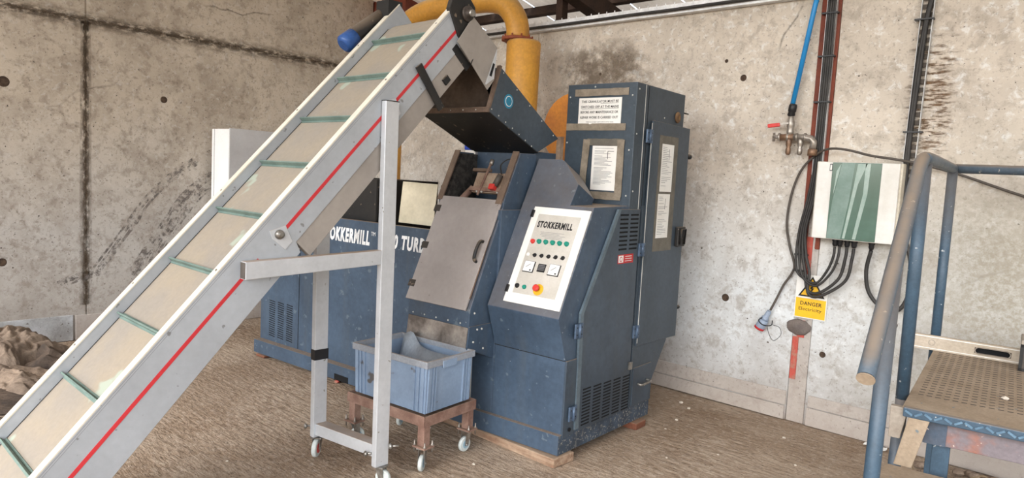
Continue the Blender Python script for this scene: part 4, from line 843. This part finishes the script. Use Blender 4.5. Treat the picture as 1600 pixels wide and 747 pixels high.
# compressed air drop
ap = empty('air_line', (-1.785, WY-.07, 1.95), 0, 'blue compressed air pipe with red lever valve and brass outlets on the wall', 'air pipe')
MB().tube([(.098,0,.98),(.08,0,.88),(-.010,0,.235)], .0165, 14).build('blue_pipe', 'blue air pipe', ap)
MB().lathe([(.020,.0),(.026,.01),(.022,.03),(.027,.035),(.027,.075),(.020,.085)], (-.014,0,.160), (.13,0,1), 14).build('pipe_coupling', 'button black', ap)
vb = MB().lathe([(.018,-.01),(.024,.01),(.019,.03),(.026,.045),(.026,.078),(.019,.095),(.019,.125)], (-.010,0,.045), (0,0,1), 16).build('ball_valve', 'nickel', ap)
MB().obox((-.048,-.03,.108), (1,0,.12), (0,1,0), (-.12,0,1), .036, .006, .007).build('lever_arm', 'nickel', vb)
MB().obox((-.112,-.034,.098), (1,0,.12), (0,1,0), (-.12,0,1), .042, .010, .013).build('red_lever', 'button red', vb, bev=.005)
MB().tube([(-.075,0,.018),(.02,0,.02)], .023, 14).build('brass_tee', 'brass', ap); MB().tube([(-.125,0,.022),(-.07,0,.018)], [.010,.016], 10).build('outlet_nipple', 'nickel', ap); MB().cyl((-.118,0,.05),(-.118,0,-.01),.009,8).build('outlet_lug', 'nickel', ap)
for x in (-.078,-.02,.04,.095): MB().lathe([(.029,-.007),(.029,.007)], (x,0,.019), (1,0,0), 6).build('hex_collar', 'nickel', ap)
MB().tube([(.02,0,.02),(.085,0,.018),(.11,0,.014),(.135,0,.010),(.152,0,-.012),(.150,0,-.06)], .023, 14).build('elbow_run', 'nickel', ap)
MB().lathe([(.034,0),(.034,.040),(.026,.046)], (.150,0,-.104), (0,0,1), 6).build('brass_cap', 'brass', ap)
for x, m__ in ((.065,'nickel'),(-.012,'brass')): MB().lathe([(.010,-.01),(.017,.0),(.017,.03),(.012,.04),(.019,.055),(.019,.09),(.014,.105)], (x,0,-.09), (0,0,1), 14).build('quick_coupler', m__, ap)
MB().box(.02,.05,.0,.068,.01,.03).build('wall_clip', 'nickel', ap)
# thin cable on the wall behind the foam cheek
cable('wall_cable', [(-4.6,WY-.02,2.0),(-4.55,WY-.03,1.96),(-4.48,WY-.03,1.90),(-4.36,WY-.03,1.86),(-4.24,WY-.02,1.80),(-4.17,WY-.02,1.72),(-4.16,WY-.02,1.60),(-4.18,WY-.02,1.2)], .010, 'grey cable', 'old pale cable drooping on the back wall between conveyor and machine')

# ================================================================== STAIR PLATFORM
YP = math.radians(6); pxv = V((math.cos(YP), math.sin(YP), 0)); pyv = V((-math.sin(YP), math.cos(YP), 0))
PO = pxv*-.293+pyv*3.0
st = empty('stair_platform', PO, YP, 'blue tube railed steel stair platform with dusty treads at the right edge', 'stairs')
MB().box(.02,1.5,.02,1.30,.792,.800).build('platform_plate', 'dusty tread', st, bev=.002)
g = MB()
for c in range(24):
    for k in range(22):
        x = .055+c*.030; y = .25+k*.047+(c % 2)*.0; g.obox((x+.004, y, .8008), (1,.25,0), (-.25,1,0), (0,0,1), .0095, .0032, .0006)
g.build('grip_slots', 'slot shade', st, kind='stuff')
ns = MB().box(.025,1.5,-.004,.022,.765,.802).build('nosing', RAIB, st, bev=.004, label='blue chequer plate nosing')
g = MB()
for k in range(34):
    x = .045+k*.032; g.obox((x,-.006,.784), (1,0,.6 if k % 2 else -.6), (0,1,0), (-.6 if k % 2 else .6,0,1), .014, .003, .004)
g.build('chequer_bars', M('worn blue highlights', (110,142,166), (84,112,134), rough=.35, metal=.3, scale=20), ns, kind='stuff')
MB().box(.10,1.5,.06,.10,.665,.765).build('front_beam', 'rusted purple steel', st, bev=.003)
MB().box(.095,.17,.055,.10,.665,.765).build('beam_end', 'dusty blue beam', st)
MB().box(.125,.185,.10,.14,0,.70).build('support_leg', RAIB, st, bev=.003); MB().box(1.3,1.36,.10,.14,0,.70).build('support_leg', RAIB, st, bev=.003)
MB().box(.04,.08,1.2,1.24,0,.79).build('support_leg', RAIB, st, bev=.003)
MB().hexa([(.008,.02,.563),(.070,.02,.563),(.070,.055,.563),(.008,.055,.563),(.045,.0,.765),(.115,.0,.765),(.115,.055,.765),(.045,.055,.765)]).build('riser_stringer', 'dusty tread', st, bev=.003, label='dust covered brown riser bracket')
MB().hexa([(-.020,.03,.665),(.020,.03,.665),(.020,.06,.665),(-.020,.06,.665),(-.022,.03,.79),(.040,.03,.79),(.040,.06,.79),(-.022,.06,.79)]).build('timber_strip', 'grey timber strip', st, bev=.003)
MB().box(-.02,.95,-.33,.015,.540,.562).build('stair_tread', 'dusty tread', st, bev=.003); MB().box(-.02,.95,-.34,-.325,.520,.563).build('nosing', RAIB, st)
MB().box(-.02,.95,-.65,-.35,.26,.28).build('stair_tread', 'dusty tread', st, bev=.003)
for x in (.93,): MB().hexa([(x,-.80,0),(x+.01,-.80,0),(x+.01,-.62,0),(x,-.62,0),(x,.02,.66),(x+.01,.02,.66),(x+.01,.05,.76),(x,.05,.76)]).build('stringer', RAIB, st)
# rails (48 mm tube)
R_ = .0245
hr_ = spline([(0,-.836,1.085),(0,-.5,1.357),(0,-.14,1.648),(0,-.05,1.715),(.0,.03,1.748),(.01,.12,1.755),(.012,.7,1.762),(.014,1.36,1.768)], 6)
MB().tube(hr_, R_, 16).build('handrail', RAIL, st); MB().lathe([(.0255,0),(.0255,.004)], (0,-.838,1.083), (0,-.77,-.62), 16).build('handrail_end', 'dusty tread', st)
MB().tube([(-.01,1.36,1.768),(.5,1.34,1.768),(1.6,1.30,1.768)], R_, 16).build('rear_rail', RAIL, st)
MB().tube([(.02,1.345,.55),(.014,1.345,1.77)], R_, 16).build('rail_post', RAIB, st)
MB().tube([(.0,.115,1.75),(-.004,.225,.775)], R_, 16).build('rail_post', RAIB, st); MB().tube([(-.004,.225,.775),(-.006,.17,.0)], R_, 16).build('rail_post_foot', RAIB, st)
MB().tube([(.0,-.46,1.37),(.0,-.54,.0)], R_, 16).build('rail_post', RAIB, st)
# spirit level leaning on the platform rear
lv = empty('spirit_level', PO+pxv*-.075+pyv*1.262+V((0,0,.801)), YP-.02, 'long dusty spirit level on edge across the back of the platform', 'spirit level')
g = MB()
g.box(0,.275,0,.022,.0,.078).box(.43,.52,0,.022,0,.078).box(.275,.43,0,.022,0,.022).box(.275,.43,0,.022,.052,.078); lvb = g.build('body', 'level', lv)
MB().box(.0,.52,-.002,.0,.068,.072).build('edge_line', 'paper', lvb); MB().box(.0,.52,-.002,.0,.008,.011).build('edge_line', 'paper', lvb)
MB().lathe([(.016,0),(.016,.003)], (.085,0,.04), (0,-1,0), 20).build('vial_ring', 'grey timber strip', lvb); MB().lathe([(.012,0.002),(.012,.004)], (.085,0,.04), (0,-1,0), 20).build('vial', 'level', lvb)
MB().box(.27,.435,.020,.024,.015,.06).build('grip_shade', 'dark void', lvb)
ps_ = []
for k in range(24):
    a = 2*math.pi*k/24; ps_.append((.3525+math.copysign(.055,math.cos(a))+.02*math.cos(a), .037+.0175*math.sin(a)))
g = MB(); g.tube([(x,-.001,z) for x, z in ps_], .003, 6, closed=True); g.build('grip_rim', 'grey timber strip', lvb)
tbx = empty('tool_box', PO+pxv*.392+pyv*1.10+V((0,0,.801)), YP, 'dark grey metal box cut by the right frame edge on the platform', 'box')
MB().box(0,.35,0,.2,0,.13).build('body', 'grey cable', tbx, bev=.004); MB().box(-.006,.36,-.006,.206,.12,.15).build('lid', 'grey timber strip', tbx, bev=.004)
for z in (0,.115): MB().box(-.008,.36,-.008,0,z,z+.014).build('edge_band', BLK, tbx)
MB().box(-.008,.006,-.008,.006,0,.13).build('edge_band', BLK, tbx)

# ================================================================== LOOSE STUFF
def rock(name, loc, s, mat, label, group=None, flat=.6, cat='stone'):
    bm = bmesh.new(); bmesh.ops.create_icosphere(bm, subdivisions=2, radius=s)
    sd_ = random.random()*50
    for v in bm.verts: v.co *= 1+.35*noise.noise(v.co/s*1.3+V((sd_,0,0))); v.co.z *= flat
    me = bpy.data.meshes.new(name); bm.to_mesh(me); bm.free(); me.materials.append(MATS[mat]); o = bpy.data.objects.new(name, me); COL.objects.link(o)
    o.location = (loc[0], loc[1], loc[2]+s*flat*.75); return tag(o, label, cat, group)
for x, y, s in ((-2.349,4.609,.018),(-2.247,4.534,.014),(-2.185,4.24,.014),(-2.147,4.024,.010),(-1.545,4.497,.013),(-1.713,3.888,.009),(-2.581,2.672,.012),(-2.261,3.10,.009),(-3.156,2.85,.012),(-1.33,4.1,.010),(-1.9,3.6,.008),(-3.478,1.697,.009)):
    rock('pebble', (x, y, -.005), s*.8, 'pebble', 'small pale pebble lying on the dusty floor', 'pale pebbles on the floor')
rock('brick_fragment', (-4.29,2.93,-.003), .020, 'faded red paint', 'small pinkish fragment on the floor left of the crate by the machine skirt')
rock('pebble', PO+pxv*.34+pyv*.44+V((0,0,.801)), .013, 'pebble', 'pale pebble lying on the perforated platform')
# rubble and twigs under the stairs
for k in range(26):
    x = -.86+random.random()*.75; y = 4.45+random.random()*.33
    rock('rubble_stone', (x, y, 0), random.uniform(.012,.034), 'rubble', 'brown rubble lump in the heap under the stair platform', 'rubble under the platform')
for k in range(9):
    x = -.9+random.random()*.5; y = 4.4+random.random()*.35; a = random.random()*3; l_ = random.uniform(.06,.14)
    o = MB().tube([(x,y,.03),(x+math.cos(a)*l_*.5,y+math.sin(a)*l_*.5,.045+.01*random.random()),(x+math.cos(a)*l_,y+math.sin(a)*l_,.03)], .0035, 6).build('twig', 'twig')
    tag(o, 'dry twig in the rubble under the stair platform', 'twig', 'twigs under the platform')
for x, y, rt, wh in ((-1.10,4.80,.3,'left'),(-1.05,4.78,1.1,'right')):
    g = MB(); vs = []; n1 = 7
    for j in range(n1):
        for i in range(n1): vs.append((x+(i-3)*.014, y+(j-3)*.010, .006+.022*abs(noise.noise(V((i*.9, j*.9, rt*9))))))
    g.add(vs, [(j*n1+i, j*n1+i+1, (j+1)*n1+i+1, (j+1)*n1+i) for j in range(n1-1) for i in range(n1-1)])
    tag(g.build('paper_scrap', 'paper'), wh+' one of two white litter scraps at the back wall foot by the stairs', 'litter', 'white scraps by the wall')
# heap of crumpled sacking at left
def sack(cx_, cy_, sx, sy, hh, rot, sd_, mat, label):
    n1, n2 = 130, 96; vs = []; rr_ = random.Random(int(sd_*10)); dirs = []
    for k in range(7):
        t_ = rr_.uniform(0, math.pi); fr = (1.6, 2.4, 3.4, 4.8, 7., 10., 15., 22.)[k]; dirs.append((math.cos(t_), math.sin(t_), fr, .42/(1+k*1.0)))
    for j in range(n2+1):
        for i in range(n1+1):
            a, b = i/n1*2-1, j/n2*2-1
            e = max(0., 1-max(abs(a),abs(b))**3.2)
            p = V((a*sx*3.2+sd_, b*sy*3.2, sd_))
            fold = 0.
            for (dx, dy, fr, am) in dirs:
                q = (a*sx*dx+b*sy*dy)*fr+.9*noise.noise(V((a*sx*2.2*fr/3, b*sy*2.2*fr/3, sd_+dx*9))); q = q-math.floor(q); fold += am*abs(2*q-1)
            h = hh*e*max(.10, .30+.80*fold)
            jx = .09*noise.noise(V((b*2.5, sd_, 1))); jy = .09*noise.noise(V((a*2.5, sd_, 7)))
            x, y = a*sx+jx, b*sy+jy
            vs.append((cx_+x*math.cos(rot)-y*math.sin(rot), cy_+x*math.sin(rot)+y*math.cos(rot), max(.0, h)+.004))
    g = MB(); g.add(vs, [(j*(n1+1)+i, j*(n1+1)+i+1, (j+1)*(n1+1)+i+1, (j+1)*(n1+1)+i) for j in range(n2) for i in range(n1)], False)
    o = g.build('crumpled_sack', mat); s_ = o.modifiers.new('thick', 'SOLIDIFY'); s_.thickness = .003
    return tag(o, label, 'sack')
sack(-5.98,1.25,.48,.46,.31,.5,3.1,'crumpled sacking','crumpled brown sack on top at the back of the heap against the left wall')
sack(-5.62,1.42,.42,.26,.22,.9,9.7,'crumpled sacking dark','darker crumpled sack at the right end of the heap by the left wall')
sack(-5.35,1.05,.62,.34,.20,.75,17.3,'crumpled sacking','flattened brown sack in the middle of the heap')
for k in range(7):   # flat bundle of sacks: one thing per layer
    rr_ = random.Random(k); n1 = 16; vs = []; L1, W1 = .52, .30; ro = .85+.10*rr_.uniform(-1,1); zb = .008+.020*k
    for j in range(n1+1):
        for i in range(n1+1):
            a, b = i/n1*2-1, j/n1*2-1; x, y = a*L1*(1+.05*noise.noise(V((b*3,k,0)))), b*W1*(1+.08*noise.noise(V((a*3,k,5))))
            vs.append((-4.95+.03*rr_.uniform(-1,1)+x*math.cos(ro)-y*math.sin(ro), .98+x*math.sin(ro)+y*math.cos(ro), zb+.009*noise.noise(V((a*2.5,b*2.5,k*3)))+.004*noise.noise(V((a*9,b*9,k*3)))))
    g = MB(); g.add(vs, [(j*(n1+1)+i, j*(n1+1)+i+1, (j+1)*(n1+1)+i+1, (j+1)*(n1+1)+i) for j in range(n1) for i in range(n1)]); o = g.build('flat_sack', 'crumpled sacking' if k % 3 else 'crumpled sacking dark'); s_ = o.modifiers.new('thick', 'SOLIDIFY'); s_.thickness = .006
    tag(o, ('lowest','second lowest','third lowest','middle','third from top','second from top','topmost')[k]+' flat sack in the flattened stack beside the conveyor', 'sack', 'flattened sack stack')
sack(-6.12,.55,.42,.40,.30,.2,33.3,'crumpled sacking','crumpled sack in the heap cut by the left frame edge')
